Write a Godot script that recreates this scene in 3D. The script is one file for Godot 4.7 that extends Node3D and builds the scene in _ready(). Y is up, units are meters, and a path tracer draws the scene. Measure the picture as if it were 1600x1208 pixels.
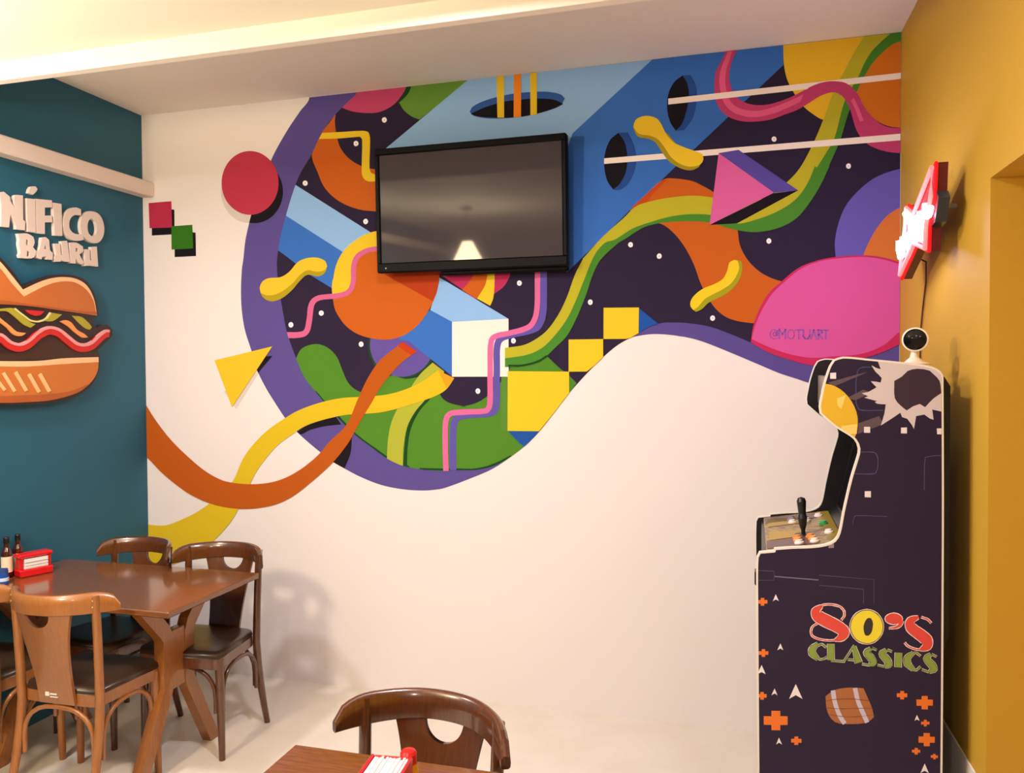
extends Node3D

const W := 4.01      # length of the mural wall
const H := 3.2       # ceiling above the mural
const FRONT := 7.2   # wall behind the camera
var mats := {}
var names := {}
var mural: Node3D
var arcade: Node3D
var burger: Node3D
var field: PackedVector2Array
var inner: PackedVector2Array
var panel_art: PackedVector2Array
var art_face := 0.0

func _ready():
	var cam := Camera3D.new()
	cam.name = "camera"
	cam.position = Vector3(3.2796, 1.7251, 3.8407)
	cam.fov = rad_to_deg(2.0 * atan(604.0 / 1227.16))
	cam.basis = Basis(Vector3.UP, 0.27054) * Basis(Vector3.RIGHT, -0.02311) * Basis(Vector3.BACK, -0.00623)
	cam.near = 0.02
	add_child(cam)
	cam.current = true
	var env := Environment.new()
	env.background_mode = Environment.BG_COLOR
	env.background_color = Color(0.02, 0.02, 0.025)
	env.tonemap_mode = Environment.TONE_MAPPER_LINEAR
	env.tonemap_exposure = 0.154
	env.sdfgi_enabled = true
	env.ssao_enabled = true
	env.ssil_enabled = true
	var we := WorldEnvironment.new()
	we.name = "environment"
	we.environment = env
	add_child(we)

	build_room()
	build_lamps()
	build_mural()
	build_left_wall_signs()
	build_television()
	build_arcade()
	build_star_sign()
	build_webcam()
	build_furniture()
	build_table_things()

# ---------------------------------------------------------------- helpers
func mat(hex: String, rough := 0.6, clear := 0.0, metal := 0.0) -> StandardMaterial3D:
	var k := "%s %s %s %s" % [hex, rough, clear, metal]
	if mats.has(k):
		return mats[k]
	var m := StandardMaterial3D.new()
	m.albedo_color = Color(hex)
	m.roughness = rough
	m.metallic = metal
	if clear > 0.0:
		m.clearcoat_enabled = true
		m.clearcoat = clear
		m.clearcoat_roughness = 0.12
	m.cull_mode = BaseMaterial3D.CULL_DISABLED
	mats[k] = m
	return m

func paint(hex: String) -> StandardMaterial3D:
	var p := mat(hex, 0.85)
	p.metallic_specular = 0.25
	return p

func glow(hex: String, energy: float) -> StandardMaterial3D:
	var m := StandardMaterial3D.new()
	m.albedo_color = Color(hex)
	m.emission_enabled = true
	m.emission = Color(hex)
	m.emission_energy_multiplier = energy
	m.cull_mode = BaseMaterial3D.CULL_DISABLED
	return m

func grain(a: String, b: String, c: String, seed_n: int, sc: Vector3, rough: float, clear: float) -> StandardMaterial3D:
	var n := FastNoiseLite.new()
	n.seed = seed_n
	n.frequency = 0.02
	n.fractal_octaves = 5
	var g := Gradient.new()
	g.offsets = PackedFloat32Array([0.2, 0.5, 0.8])
	g.colors = PackedColorArray([Color(a), Color(b), Color(c)])
	var t := NoiseTexture2D.new()
	t.width = 512
	t.height = 512
	t.seamless = true
	t.noise = n
	t.color_ramp = g
	var m := StandardMaterial3D.new()
	m.albedo_texture = t
	m.uv1_triplanar = true
	m.uv1_scale = sc
	m.roughness = rough
	if clear > 0.0:
		m.clearcoat_enabled = true
		m.clearcoat = clear
		m.clearcoat_roughness = 0.1
	m.cull_mode = BaseMaterial3D.CULL_DISABLED
	return m

func numbered(called: String) -> String:
	if not names.has(called):
		names[called] = 0
		return called
	names[called] += 1
	return "%s_%03d" % [called, names[called]]

func thing(called: String, label: String, category: String, at := Vector3.ZERO, turn := 0.0, group := "") -> Node3D:
	var o := Node3D.new()
	o.name = numbered(called)
	add_child(o)
	o.position = at
	o.rotation.y = turn
	tag(o, label, category, group)
	return o

func tag(o: Node, label: String, category: String, group := ""):
	o.set_meta("label", label)
	o.set_meta("category", category)
	if group != "":
		o.set_meta("group", group)

func begin() -> SurfaceTool:
	var st := SurfaceTool.new()
	st.begin(Mesh.PRIMITIVE_TRIANGLES)
	return st

func put(st: SurfaceTool, called: String, m: Material, parent: Node = self) -> MeshInstance3D:
	var o := MeshInstance3D.new()
	o.mesh = st.commit()
	o.material_override = m
	o.name = called
	parent.add_child(o, true)
	return o

func struct(st: SurfaceTool, called: String, m: Material, label: String) -> MeshInstance3D:
	var o := put(st, called, m)
	o.set_meta("kind", "structure")
	o.set_meta("label", label)
	return o

func tri(st: SurfaceTool, a: Vector3, b: Vector3, c: Vector3, n: Vector3):
	if (b - a).cross(c - a).dot(n) > 0.0:
		var t := b
		b = c
		c = t
	st.set_normal(n)
	st.add_vertex(a)
	st.set_normal(n)
	st.add_vertex(b)
	st.set_normal(n)
	st.add_vertex(c)

func tri3(st: SurfaceTool, a: Vector3, b: Vector3, c: Vector3, na: Vector3, nb: Vector3, nc: Vector3):
	if (b - a).cross(c - a).dot(na + nb + nc) > 0.0:
		var t := b
		b = c
		c = t
		t = nb
		nb = nc
		nc = t
	st.set_normal(na)
	st.add_vertex(a)
	st.set_normal(nb)
	st.add_vertex(b)
	st.set_normal(nc)
	st.add_vertex(c)

func quad(st: SurfaceTool, a: Vector3, b: Vector3, c: Vector3, d: Vector3, n: Vector3):
	tri(st, a, b, c, n)
	tri(st, a, c, d, n)

# chamfered box from corner lo to corner hi
func box(st: SurfaceTool, lo: Vector3, hi: Vector3, bev := 0.0):
	var c := (lo + hi) / 2.0
	var h := (hi - lo) / 2.0
	var b: float = minf(bev, minf(h.x, minf(h.y, h.z)) * 0.9)
	for ax in 3:
		for s in [-1.0, 1.0]:
			var n := Vector3.ZERO
			n[ax] = s
			var u := Vector3.ZERO
			u[(ax + 1) % 3] = h[(ax + 1) % 3] - b
			var v := Vector3.ZERO
			v[(ax + 2) % 3] = h[(ax + 2) % 3] - b
			var p: Vector3 = c + n * h[ax]
			quad(st, p - u - v, p + u - v, p + u + v, p - u + v, n)
	if b <= 0.0:
		return
	for ax in 3:
		var i := (ax + 1) % 3
		var j := (ax + 2) % 3
		var l := Vector3.ZERO
		l[ax] = h[ax] - b
		for s in [-1.0, 1.0]:
			for t in [-1.0, 1.0]:
				var p := Vector3.ZERO
				p[i] = s * h[i]
				p[j] = t * (h[j] - b)
				var q := Vector3.ZERO
				q[i] = s * (h[i] - b)
				q[j] = t * h[j]
				var n := Vector3.ZERO
				n[i] = s
				n[j] = t
				quad(st, c + p - l, c + p + l, c + q + l, c + q - l, n.normalized())
	for sx in [-1.0, 1.0]:
		for sy in [-1.0, 1.0]:
			for sz in [-1.0, 1.0]:
				var s := Vector3(sx, sy, sz)
				var k := (h - Vector3.ONE * b) * s
				tri(st, c + k + Vector3(sx * b, 0, 0), c + k + Vector3(0, sy * b, 0), c + k + Vector3(0, 0, sz * b), s.normalized())

# tube along a path; radii are one number or one per point
func tube(st: SurfaceTool, path: Array, radii: Array, sides := 10, squash := 1.0):
	var n := path.size()
	var rings := []
	var up := Vector3(0.013, 0.017, 1)
	for i in n:
		var d: Vector3 = (path[mini(i + 1, n - 1)] - path[maxi(i - 1, 0)]).normalized()
		var u := up.cross(d)
		if u.length() < 0.05:
			u = Vector3(1, 0, 0.02).cross(d)
		u = u.normalized()
		var v := d.cross(u)
		up = u.cross(d) * -1.0 if false else v
		var r: float = radii[mini(i, radii.size() - 1)]
		var ring := []
		for k in sides:
			var a := TAU * k / sides
			var nn := u * cos(a) + v * sin(a)
			ring.append([path[i] + u * cos(a) * r + v * sin(a) * r * squash, nn])
		rings.append(ring)
	for i in n - 1:
		for k in sides:
			var k2 := (k + 1) % sides
			var a = rings[i][k]
			var b = rings[i][k2]
			var c = rings[i + 1][k2]
			var d2 = rings[i + 1][k]
			tri3(st, a[0], b[0], c[0], a[1], b[1], c[1])
			tri3(st, a[0], c[0], d2[0], a[1], c[1], d2[1])
	for e in [0, n - 1]:
		var dn: Vector3 = (path[0] - path[1]).normalized() if e == 0 else (path[n - 1] - path[n - 2]).normalized()
		for k in range(1, sides - 1):
			tri(st, rings[e][0][0], rings[e][k][0], rings[e][k + 1][0], dn)

# profile of [radius, height] turned round an axis
func lathe(st: SurfaceTool, prof: Array, at := Vector3.ZERO, bas := Basis.IDENTITY, sides := 24):
	for i in prof.size() - 1:
		var p: Vector2 = prof[i]
		var q: Vector2 = prof[i + 1]
		var nn := Vector2(q.y - p.y, p.x - q.x)
		if nn.length() < 1e-9:
			continue
		nn = nn.normalized()
		for k in sides:
			var a := TAU * k / sides
			var b := TAU * (k + 1) / sides
			var ra := Vector3(cos(a), 0, sin(a))
			var rb := Vector3(cos(b), 0, sin(b))
			var v0: Vector3 = at + bas * (ra * p.x + Vector3.UP * p.y)
			var v1: Vector3 = at + bas * (rb * p.x + Vector3.UP * p.y)
			var v2: Vector3 = at + bas * (rb * q.x + Vector3.UP * q.y)
			var v3: Vector3 = at + bas * (ra * q.x + Vector3.UP * q.y)
			var na: Vector3 = bas * (ra * nn.x + Vector3.UP * nn.y)
			var nb: Vector3 = bas * (rb * nn.x + Vector3.UP * nn.y)
			tri3(st, v0, v1, v2, na, nb, nb)
			tri3(st, v0, v2, v3, na, nb, na)

func vs(l: Array) -> PackedVector2Array:
	var o := PackedVector2Array()
	for i in range(0, l.size() - 1, 2):
		o.append(Vector2(l[i], l[i + 1]) / 100.0)
	return o

# closed outline through the points, rounded except where it turns sharply
func smooth(p: PackedVector2Array, sharp := 50.0) -> PackedVector2Array:
	var n := p.size()
	if n < 5:
		return p
	var corner := []
	for i in n:
		var a := p[i] - p[(i + n - 1) % n]
		var b := p[(i + 1) % n] - p[i]
		corner.append(absf(a.angle_to(b)) > deg_to_rad(sharp))
	var o := PackedVector2Array()
	for i in n:
		var j := (i + 1) % n
		var a := p[i]
		var b := p[j]
		var l := a.distance_to(b)
		var ta := (b - a)
		var tb := (b - a)
		if not corner[i]:
			ta = (b - p[(i + n - 1) % n]).normalized() * l
		if not corner[j]:
			tb = (p[(j + 1) % n] - a).normalized() * l
		var steps := 1 if corner[i] and corner[j] else clampi(int(l / 0.012), 1, 8)
		for s in steps:
			o.append(a.bezier_interpolate(a + ta / 3.0, b - tb / 3.0, b, float(s) / steps))
	return o

func rect2(x0: float, y0: float, x1: float, y1: float) -> PackedVector2Array:
	return PackedVector2Array([Vector2(x0, y0), Vector2(x1, y0), Vector2(x1, y1), Vector2(x0, y1)])

func clipped(polys: Array, by: PackedVector2Array) -> Array:
	var o := []
	for q in polys:
		o.append_array(Geometry2D.intersect_polygons(q, by))
	return o

# flat or thick shape; to3 turns (u, v, depth) into a point, depth runs d0 (back) to d1 (front)
func plate(st: SurfaceTool, poly: PackedVector2Array, to3: Callable, d0: float, d1: float, sides := true):
	var idx := Geometry2D.triangulate_polygon(poly)
	var n: Vector3 = (to3.call(0.0, 0.0, 1.0) - to3.call(0.0, 0.0, 0.0)).normalized()
	for k in range(0, idx.size(), 3):
		var a := poly[idx[k]]
		var b := poly[idx[k + 1]]
		var c := poly[idx[k + 2]]
		tri(st, to3.call(a.x, a.y, d1), to3.call(b.x, b.y, d1), to3.call(c.x, c.y, d1), n)
		if sides:
			tri(st, to3.call(a.x, a.y, d0), to3.call(b.x, b.y, d0), to3.call(c.x, c.y, d0), -n)
	if not sides:
		return
	var cw := 1.0 if Geometry2D.is_polygon_clockwise(poly) else -1.0
	for i in poly.size():
		var a := poly[i]
		var b := poly[(i + 1) % poly.size()]
		if a.distance_to(b) < 1e-5:
			continue
		var e := (b - a).normalized()
		var m := Vector2(-e.y, e.x) * cw
		var nn: Vector3 = (to3.call(m.x, m.y, 0.0) - to3.call(0.0, 0.0, 0.0)).normalized()
		quad(st, to3.call(a.x, a.y, d0), to3.call(b.x, b.y, d0), to3.call(b.x, b.y, d1), to3.call(a.x, a.y, d1), nn)

func on_back(u: float, v: float, d: float) -> Vector3:    # facing +z
	return Vector3(u, v, d)

func on_left(u: float, v: float, d: float) -> Vector3:    # facing +x, u runs along z
	return Vector3(d, v, u)

func on_right(u: float, v: float, d: float) -> Vector3:   # facing -x
	return Vector3(-d, v, u)

# outlines with holes, cut into pieces without holes
func with_holes(outer: PackedVector2Array, holes: Array) -> Array:
	var pieces := [outer]
	for h in holes:
		var c := Vector2.ZERO
		for q in h:
			c += q
		c /= h.size()
		var nxt := []
		for p in pieces:
			nxt.append_array(Geometry2D.intersect_polygons(p, rect2(-9, -9, c.x, 9)))
			nxt.append_array(Geometry2D.intersect_polygons(p, rect2(c.x, -9, 9, 9)))
		pieces = nxt
	for h in holes:
		var nxt := []
		for p in pieces:
			nxt.append_array(Geometry2D.clip_polygons(p, h))
		pieces = nxt
	return pieces

# ---------------------------------------------------------------- room
func build_room():
	var white := mat("ECE2D6", 0.75)
	var st := begin()
	box(st, Vector3(-0.2, 0, -0.2), Vector3(W + 0.2, H + 0.2, 0))
	struct(st, "wall_back", mat("E9E2DE", 0.55), "off-white plaster wall carrying the colourful mural")
	st = begin()
	box(st, Vector3(-0.2, 0, 0), Vector3(0, H + 0.2, FRONT))
	struct(st, "wall_left", mat("105872", 0.6), "teal painted side wall behind the burger sign")
	var yellow := mat("CA9E2E", 0.6)
	st = begin()
	box(st, Vector3(W, 0, 0), Vector3(W + 0.2, H + 0.2, 1.255))
	box(st, Vector3(W + 0.2, 0, 0.9), Vector3(W + 0.5, H + 0.2, 1.255))
	box(st, Vector3(W, 2.27, 1.255), Vector3(W + 0.5, H + 0.2, 2.3))
	box(st, Vector3(W + 0.35, 0, 1.255), Vector3(W + 0.5, 2.27, 2.3))
	box(st, Vector3(W, 0, 2.3), Vector3(W + 0.5, H + 0.2, FRONT))
	struct(st, "wall_right", yellow, "mustard yellow side wall with a recessed opening")
	st = begin()
	box(st, Vector3(W - 0.006, 0, 0), Vector3(W, 0.475, 1.255), 0.002)
	box(st, Vector3(W - 0.006, 0, 2.3), Vector3(W, 0.475, FRONT), 0.002)
	struct(st, "baseboard_right", mat("F1E8DA", 0.5), "white band along the foot of the yellow wall")
	st = begin()
	box(st, Vector3(-0.2, 0, FRONT), Vector3(W + 0.5, H + 0.2, FRONT + 0.2))
	struct(st, "wall_front", mat("B09880", 0.7), "plain wall on the far side of the dining room")
	st = begin()
	box(st, Vector3(-0.2, -0.2, -0.2), Vector3(W + 0.5, 0, FRONT + 0.2))
	struct(st, "floor", grain("DAD1C2", "DDD5C7", "E0D8CB", 4, Vector3(0.3, 0.3, 0.3), 0.38, 0.0), "pale beige smooth floor")
	st = begin()
	box(st, Vector3(-0.2, H, -0.2), Vector3(W + 0.5, H + 0.2, FRONT + 0.2))
	struct(st, "ceiling", white, "off-white ceiling above the mural")
	st = begin()
	box(st, Vector3(0, 2.975, 1.31), Vector3(W, H, FRONT))
	struct(st, "ceiling_001", mat("F6F0DE", 0.75), "lowered cream ceiling in front of the mural bay")
	st = begin()
	box(st, Vector3(0, 2.9, 1.27), Vector3(W, H, 1.31), 0.002)
	struct(st, "trim_1", white, "downstand strip along the edge of the lowered ceiling")
	var p := begin()
	box(p, Vector3(0, 2.725, 0), Vector3(0.08, 2.808, FRONT), 0.006)
	struct(p, "trim_2", mat("E6D8CE", 0.6), "white boxed conduit running along the teal wall")

# ---------------------------------------------------------------- lamps
func omni(at: Vector3, energy: float, col: String, size: float):
	var l := OmniLight3D.new()
	l.name = "lamp_light"
	l.position = at
	l.light_energy = energy
	l.light_color = Color(col)
	l.light_size = size
	l.omni_range = 14.0
	l.omni_attenuation = 2.0
	l.shadow_enabled = true
	add_child(l, true)

func pendant(at: Vector3, label: String, energy: float):
	var t := thing("pendant_lamp", label, "lamp", at)
	var st := begin()
	lathe(st, [Vector2(0.045, 0.265), Vector2(0.18, 0.0), Vector2(0.175, 0.0), Vector2(0.042, 0.261)])
	put(st, "shade", glow("FFE2B4", 330.0), t)
	st = begin()
	lathe(st, [Vector2(0.0, 0.055), Vector2(0.02, 0.06), Vector2(0.033, 0.085), Vector2(0.026, 0.115), Vector2(0.014, 0.14), Vector2(0.0, 0.142)])
	put(st, "bulb", glow("FFE2B8", 6.0), t)
	st = begin()
	lathe(st, [Vector2(0.0, 0.295), Vector2(0.025, 0.295), Vector2(0.047, 0.263), Vector2(0.0, 0.261)])
	put(st, "shade_cap", mat("3A2A20", 0.4), t)
	st = begin()
	tube(st, [Vector3(0, 0.29, 0), Vector3(0, 2.95 - at.y, 0)], [0.004], 6)
	put(st, "cord", mat("1A1614", 0.6), t)
	st = begin()
	lathe(st, [Vector2(0.0, 2.945 - at.y), Vector2(0.05, 2.945 - at.y), Vector2(0.055, 2.975 - at.y), Vector2(0.0, 2.975 - at.y)])
	put(st, "canopy", mat("E8E2D8", 0.4), t)
	omni(at + Vector3(0, 0.02, 0), energy, "FFF3EA", 0.1)

func wall_lamp(at: Vector3, energy: float):
	var t := thing("wall_lamp", "bowl shaped wall uplight on the teal wall near the lowered ceiling", "lamp", at)
	var st := begin()
	box(st, Vector3(0.001, -0.1, -0.04), Vector3(0.014, 0.06, 0.04), 0.004)
	put(st, "back_plate", mat("E8E2D8", 0.4), t)
	st = begin()
	lathe(st, [Vector2(0.0, -0.06), Vector2(0.045, -0.055), Vector2(0.1, 0.04), Vector2(0.096, 0.04), Vector2(0.042, -0.05), Vector2(0.0, -0.054)], Vector3(0.115, 0, 0))
	put(st, "bowl", mat("E8E2D8", 0.4), t)
	st = begin()
	lathe(st, [Vector2(0.0, 0.0), Vector2(0.06, -0.002), Vector2(0.06, -0.01), Vector2(0.0, -0.01)], Vector3(0.115, 0, 0))
	put(st, "diffuser", glow("FFF0D0", 4.0), t)
	panel_light(at + Vector3(0.115, 0.02, 0), energy, "FFF0D0", 0.1, PI / 2)

func panel_light(at: Vector3, energy: float, col: String, size: float, tilt := -PI / 2):
	var l := AreaLight3D.new()
	l.name = "lamp_light"
	l.position = at
	l.rotation.x = tilt
	l.area_size = Vector2(size, size)
	l.light_energy = energy
	l.light_color = Color(col)
	l.area_range = 14.0
	l.area_attenuation = 2.0
	l.shadow_enabled = true
	add_child(l, true)

func ceiling_lamp(at: Vector3, label: String, energy: float, col := "FAF3FC"):
	var t := thing("ceiling_lamp", label, "lamp", at, 0.0, "round surface lamps on the lowered ceiling")
	var st := begin()
	lathe(st, [Vector2(0.0, 0.0), Vector2(0.1, 0.0), Vector2(0.112, -0.012), Vector2(0.112, -0.03), Vector2(0.1, -0.034)])
	put(st, "rim", mat("E8E2D8", 0.4), t)
	st = begin()
	lathe(st, [Vector2(0.1, -0.03), Vector2(0.06, -0.028), Vector2(0.0, -0.028)])
	put(st, "diffuser", glow("FFF0D8", 4.0), t)
	panel_light(at + Vector3(0, -0.045, 0), energy, col, 0.16)

func build_lamps():
	pendant(Vector3(0.985, 2.4, 3.2), "cone shaded pendant lamp hanging reflected in the television", 8.0)
	wall_lamp(Vector3(0.0, 2.36, 2.3), 20.0)
	ceiling_lamp(Vector3(0.5, 2.975, 2.0), "round ceiling lamp over the table by the teal wall", 24.0)
	ceiling_lamp(Vector3(2.6, 2.975, 4.9), "round ceiling lamp behind the camera", 20.0)
	ceiling_lamp(Vector3(2.4, 2.975, 1.8), "round ceiling lamp over the nearest table", 26.0)

# ---------------------------------------------------------------- mural
func m(called: String, hex: String, layer: int, region: String, l: Array):
	var straight := called in ["box_side", "box_front", "yellow_square", "white_stick", "blue_facet", "painted_stick", "red_square", "green_square"]
	var polys := [vs(l) if straight else smooth(vs(l))]
	polys = clipped(polys, rect2(0.002, 0.05, W - 0.002, H - 0.002))
	if region == "I":
		polys = clipped(polys, inner)
	if region == "F" or region == "I" or region == "I2":
		polys = clipped(polys, field)
	if region == "-F":
		var o := []
		for q in polys:
			o.append_array(Geometry2D.clip_polygons(q, field))
		polys = o
	if called == "mural_ground":
		field = polys[0]
	if called == "space_ground":
		inner = polys[0]
	var st := begin()
	var any := false
	for q in polys:
		if q.size() > 2 and not Geometry2D.triangulate_polygon(q).is_empty():
			plate(st, q, on_back, 0.0, layer * 0.0002, false)
			any = true
	if any:
		put(st, called, paint(hex), mural)

func build_mural():
	mural = thing("mural", "large colourful abstract space mural painted on the white wall", "mural", Vector3(0, 0, 0.0008))
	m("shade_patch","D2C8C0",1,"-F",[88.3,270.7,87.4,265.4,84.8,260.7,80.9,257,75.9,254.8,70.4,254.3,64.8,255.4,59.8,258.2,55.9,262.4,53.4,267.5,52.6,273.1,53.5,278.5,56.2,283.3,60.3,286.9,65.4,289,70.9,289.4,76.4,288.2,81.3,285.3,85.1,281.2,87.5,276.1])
	m("shade_patch","D2C8C0",1,"-F",[52.5,160.4,60.3,150.6,75.8,171.7,71.8,169.9])
	m("mural_ground","55498C",2,"",[108.7,319.8,102.9,312.9,94.8,303.1,85.4,289.2,75.8,269.6,68.4,247.4,66.1,233.1,65.3,229.1,64.5,216.2,64.9,205.5,66.7,194.8,70.6,183.5,74.5,171.7,79.7,162.2,84.9,154.6,91.4,145.8,98.6,138.3,105.6,132.6,113.3,127,120.3,122.3,127.2,118.9,136,114.9,148.4,110.8,160.6,108.9,172.6,108.6,182.1,109.7,186.5,111,195.9,114.6,209.7,120.5,218.7,126.2,227.7,132.9,235.5,140.5,243.2,150.2,250.8,159.8,260.4,170.3,268.3,178,275.1,183.5,281.5,187,285.4,187.9,291.5,188.6,297.6,188.4,304.2,187.6,295.8,188.1,304.9,187.4,314,185.2,326.9,179.9,340.5,173.8,350.1,169.5,357.6,166.9,363.2,164.9,372.9,162.4,400.9,156.8,410,156.8,409.1,327.4,109.3,365.1])
	m("space_ground","292038",3,"F",[136.8,319.5,131.8,315.3,124.1,309.2,116.2,300.6,109.9,289.5,103.6,280.8,99.5,273.1,93.6,257.3,89.4,243.3,87.5,232.2,87.6,225.9,88.5,217.7,90.3,207.2,93.2,193.2,98.5,179.1,103.5,168.6,111.2,159.4,118.8,151.3,123.8,146.2,133.8,137.2,143.6,130.5,152.2,125,161.3,121.3,172.7,119.6,183.9,119.2,191.8,119.8,201.7,120.3,209.7,122,218.7,126.2,227.7,132.9,235.5,140.5,243.2,150.2,250.8,159.8,260.4,170.3,268.3,178,275.1,183.5,281.5,187,285.4,189.7,291.5,192.6,297.6,194,304.3,193.7,300.9,194.1,309,193.5,319,191.6,327.8,188.2,337.1,184,345.3,179.8,361.9,193.9,409.8,192.8,409.1,327.4,153,359.6,138.5,328.2])
	m("half_disc","B8446C",4,"I",[127.4,312.8,133.9,310,142.6,308.3,150,308.2,157.5,310.9,162.8,315.8,165.6,320.5,167.1,329,134.2,332.5,136.8,319.5,131.8,315.3])
	m("green_patch","16401C",5,"I",[165.1,319.6,163.2,315.7,160.1,312.4,162.2,310.1,164.8,312,167.5,315.1,170.1,319.1,170.2,324.9,167.1,325.2])
	m("green_patch","5F8A34",6,"I",[168,319.8,165.9,315.7,161.2,312,163.8,307.7,168.4,304,172.5,302.2,200.6,320,200.6,325.4,169.2,328.8])
	m("orange_crescent","BC5C1C",4,"I",[124.3,309.4,123.8,305,125,297,127.1,290.9,132,285.1,139,280.7,147,278.3,158.2,276.6,158,255,146.8,256.2,136.6,258,125.7,262.9,117.5,270.3,113.2,279.1,109.9,289.5,116.2,300.6,120.7,305.3])
	m("bent_yellow_line","E0BE2C",5,"I",[116.2,300.1,127.3,299.6,140.8,299.1,143.3,298.2,144.3,295.4,143.8,278.9,144.6,276.7,147,275.7,155,274.9,155,271.4,147,272,143.2,272.2,140.6,273.7,139.3,276.7,139.7,294.8,138.6,296.1,135.9,296.2,126.1,296.3,114.2,297])
	m("box_side","8AB6E6",5,"I",[99.5,273.4,143.5,245.6,154.6,238.2,154.4,219.1,127.6,235.5,93,257.3])
	m("box_side","366ABC",6,"I",[93,257.3,127.8,235.5,154.4,219.1,154.2,205,129.6,210.7,120.9,216.4,106.9,224.6,94,234.4,88.4,238.3,90.4,248.3])
	m("small_planet","16401C",4,"I",[180.2,184.1,179.2,178.9,176.5,174.2,172.3,170.5,167,168.1,161.2,167.3,155.2,168.2,149.9,170.6,145.6,174.4,142.9,179.3,142,184.6,143,189.9,145.9,194.6,150.2,198.3,155.6,200.6,161.5,201.3,167.4,200.3,172.6,197.8,176.7,194,179.3,189.3])
	m("green_wave","4B7F26",5,"I",[98.5,178.5,101.8,183.7,107.4,186,113.5,186.1,119.2,183.5,123.6,178.9,126.6,172,129.7,165.7,134.1,161.7,141.5,158.9,149,165.1,155.1,169,163,167.3,171.4,168.4,180.3,169.5,190.8,167.8,189.3,168.6,219.7,168.5,219.7,171.2,221.3,174.2,226.8,174.2,234.6,175.7,240,178.3,248.1,171,251,170.6,251.2,168.7,254.8,165,251.2,160.3,235.5,140.5,227.7,132.7,220.9,117.6,177.1,111.8,172.7,117.2,152.2,124.8,133.8,137.1,118.8,151.1,103.5,168.4])
	m("green_edge","16401C",6,"I",[109.3,160,111.4,157.9,113.4,155.9,115.5,153.7,118.2,151.1,121.6,147.7,125.7,143.9,129.7,140.1,133.2,137,136.1,134.8,138.7,133.1,141,131.7,143.2,130.3,145.4,128.8,147.6,127.5,149.7,126.2,151.8,124.8,152.6,126,150.5,127.3,148.4,128.6,146.3,130,144.1,131.4,141.8,132.8,139.5,134.2,137.1,135.9,134.3,138,130.8,141.1,126.8,144.9,122.8,148.7,119.3,152,116.7,154.6,114.5,156.8,112.6,158.9,110.5,161])
	m("green_edge","16401C",6,"I",[170.9,119.3,174.4,119.4,178.1,119.4,181.5,119.4,184.5,119.4,186.9,119.5,188.7,119.5,190.5,119.6,192.4,119.7,194.6,119.7,196.9,119.7,199.3,119.7,201.7,119.9,204,120.4,206.3,120.9,208.6,121.6,211,122.4,213.5,123.5,216.1,124.8,218.7,126.1,221.2,127.4,220.7,128.4,218.2,127.1,215.6,125.7,213.1,124.5,210.6,123.5,208.3,122.6,206,122,203.8,121.5,201.6,121.1,199.3,120.8,197,120.8,194.7,120.8,192.4,120.8,190.5,120.7,188.7,120.7,186.9,120.6,184.5,120.5,181.6,120.5,178.1,120.5,174.5,120.5,170.9,120.5])
	m("small_planet","5D4C98",6,"I",[179.2,185,178.3,179.9,175.8,175.3,171.8,171.6,166.8,169.2,161.2,168.4,155.6,169.3,150.5,171.7,146.4,175.5,143.9,180.2,143,185.5,144,190.7,146.7,195.3,150.8,199,155.9,201.3,161.5,201.9,167.1,201,172,198.5,175.9,194.8,178.4,190.1])
	m("olive_strip","16401C",7,"I",[161.3,121.1,165.5,120.6,163.7,122,164.2,131.5,166.3,141.6,171.2,150.6,177.2,156.8,174.3,158.4,168.2,149.5,163.9,141.6])
	m("olive_strip","A6AC38",8,"I",[178.6,175.8,171.4,169.5,164.7,160.6,158.6,151.6,154.8,143.7,152.9,134.7,152.2,124.7,161.3,121.1,161.8,131.5,163.9,141.6,168.2,149.5,174.2,156.2,182.6,165.1,185,171.1])
	m("dark_half_disc","292038",9,"I",[190.8,169.5,182,160.1,184.3,156.8,188.3,154.6,197.4,152.8,193.8,152.8,201.9,154.7,208.6,158.6,216.8,167.2,216.8,170.5,187,171.7])
	m("green_wave","548132",10,"I",[215.9,168.1,219.7,168.1,219.5,140.8,215.5,140.7])
	m("box_side","366ABC",10,"I",[178.2,203.7,168.7,196.2,159,188,165,187.4,189.6,168.4,190.8,169.5,191,197.9])
	m("pink_disc","AE2E58",4,"I",[182.5,222.8,184.9,220.4,195.1,213.4,201.3,208.8,209,207.8,212.9,210.8,217.5,214.1,220.6,219.1,221.3,222.7])
	m("orange_stripe","BC5C1C",5,"I",[201.4,222,200.6,219.1,195.1,213,203.6,208,207.9,215.2,208.9,221.8])
	m("yellow_stripe","E0BE2C",6,"I",[208.9,221.8,208.6,218.8,207.5,214.8,203.2,208.4,210.2,204.5,211.7,207.7,212.5,213.6,212.7,221.6])
	m("box_side","8AB6E6",11,"I",[182.9,221.7,182.5,216.8,177.6,203.2,189.9,196.6,189.6,196.7,219.9,197.6,187.4,217.2,175.7,223.7])
	m("box_front","F1E6DC",12,"I",[189.6,196.7,219.9,197.6,219.8,168.3,189.3,168.4])
	m("planet_crescent","E0BE2C",7,"I",[154.7,246,147.2,245.7,140.7,244.2,133.1,240.2,127.6,235.5,123.6,228.7,121.5,220,121.6,222.3,120.9,216.7,121.2,212.7,132.2,212.3,161.7,220.9,161.8,232])
	m("planet","BC5C1C",12,"I",[154.6,235.2,147.1,235.1,140.6,234.4,135.7,232.2,134,227.3,133.6,219.6,133.2,217.4,130.9,213.1,121.2,212.9,122.6,205.2,126,199.4,130.1,195,136.9,191,146.8,188.5,155.3,188.3,163.8,190.8,171,195.9,177,203.5,180.9,211.4,182.8,220.1,182.9,231,161.9,238.6])
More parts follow.
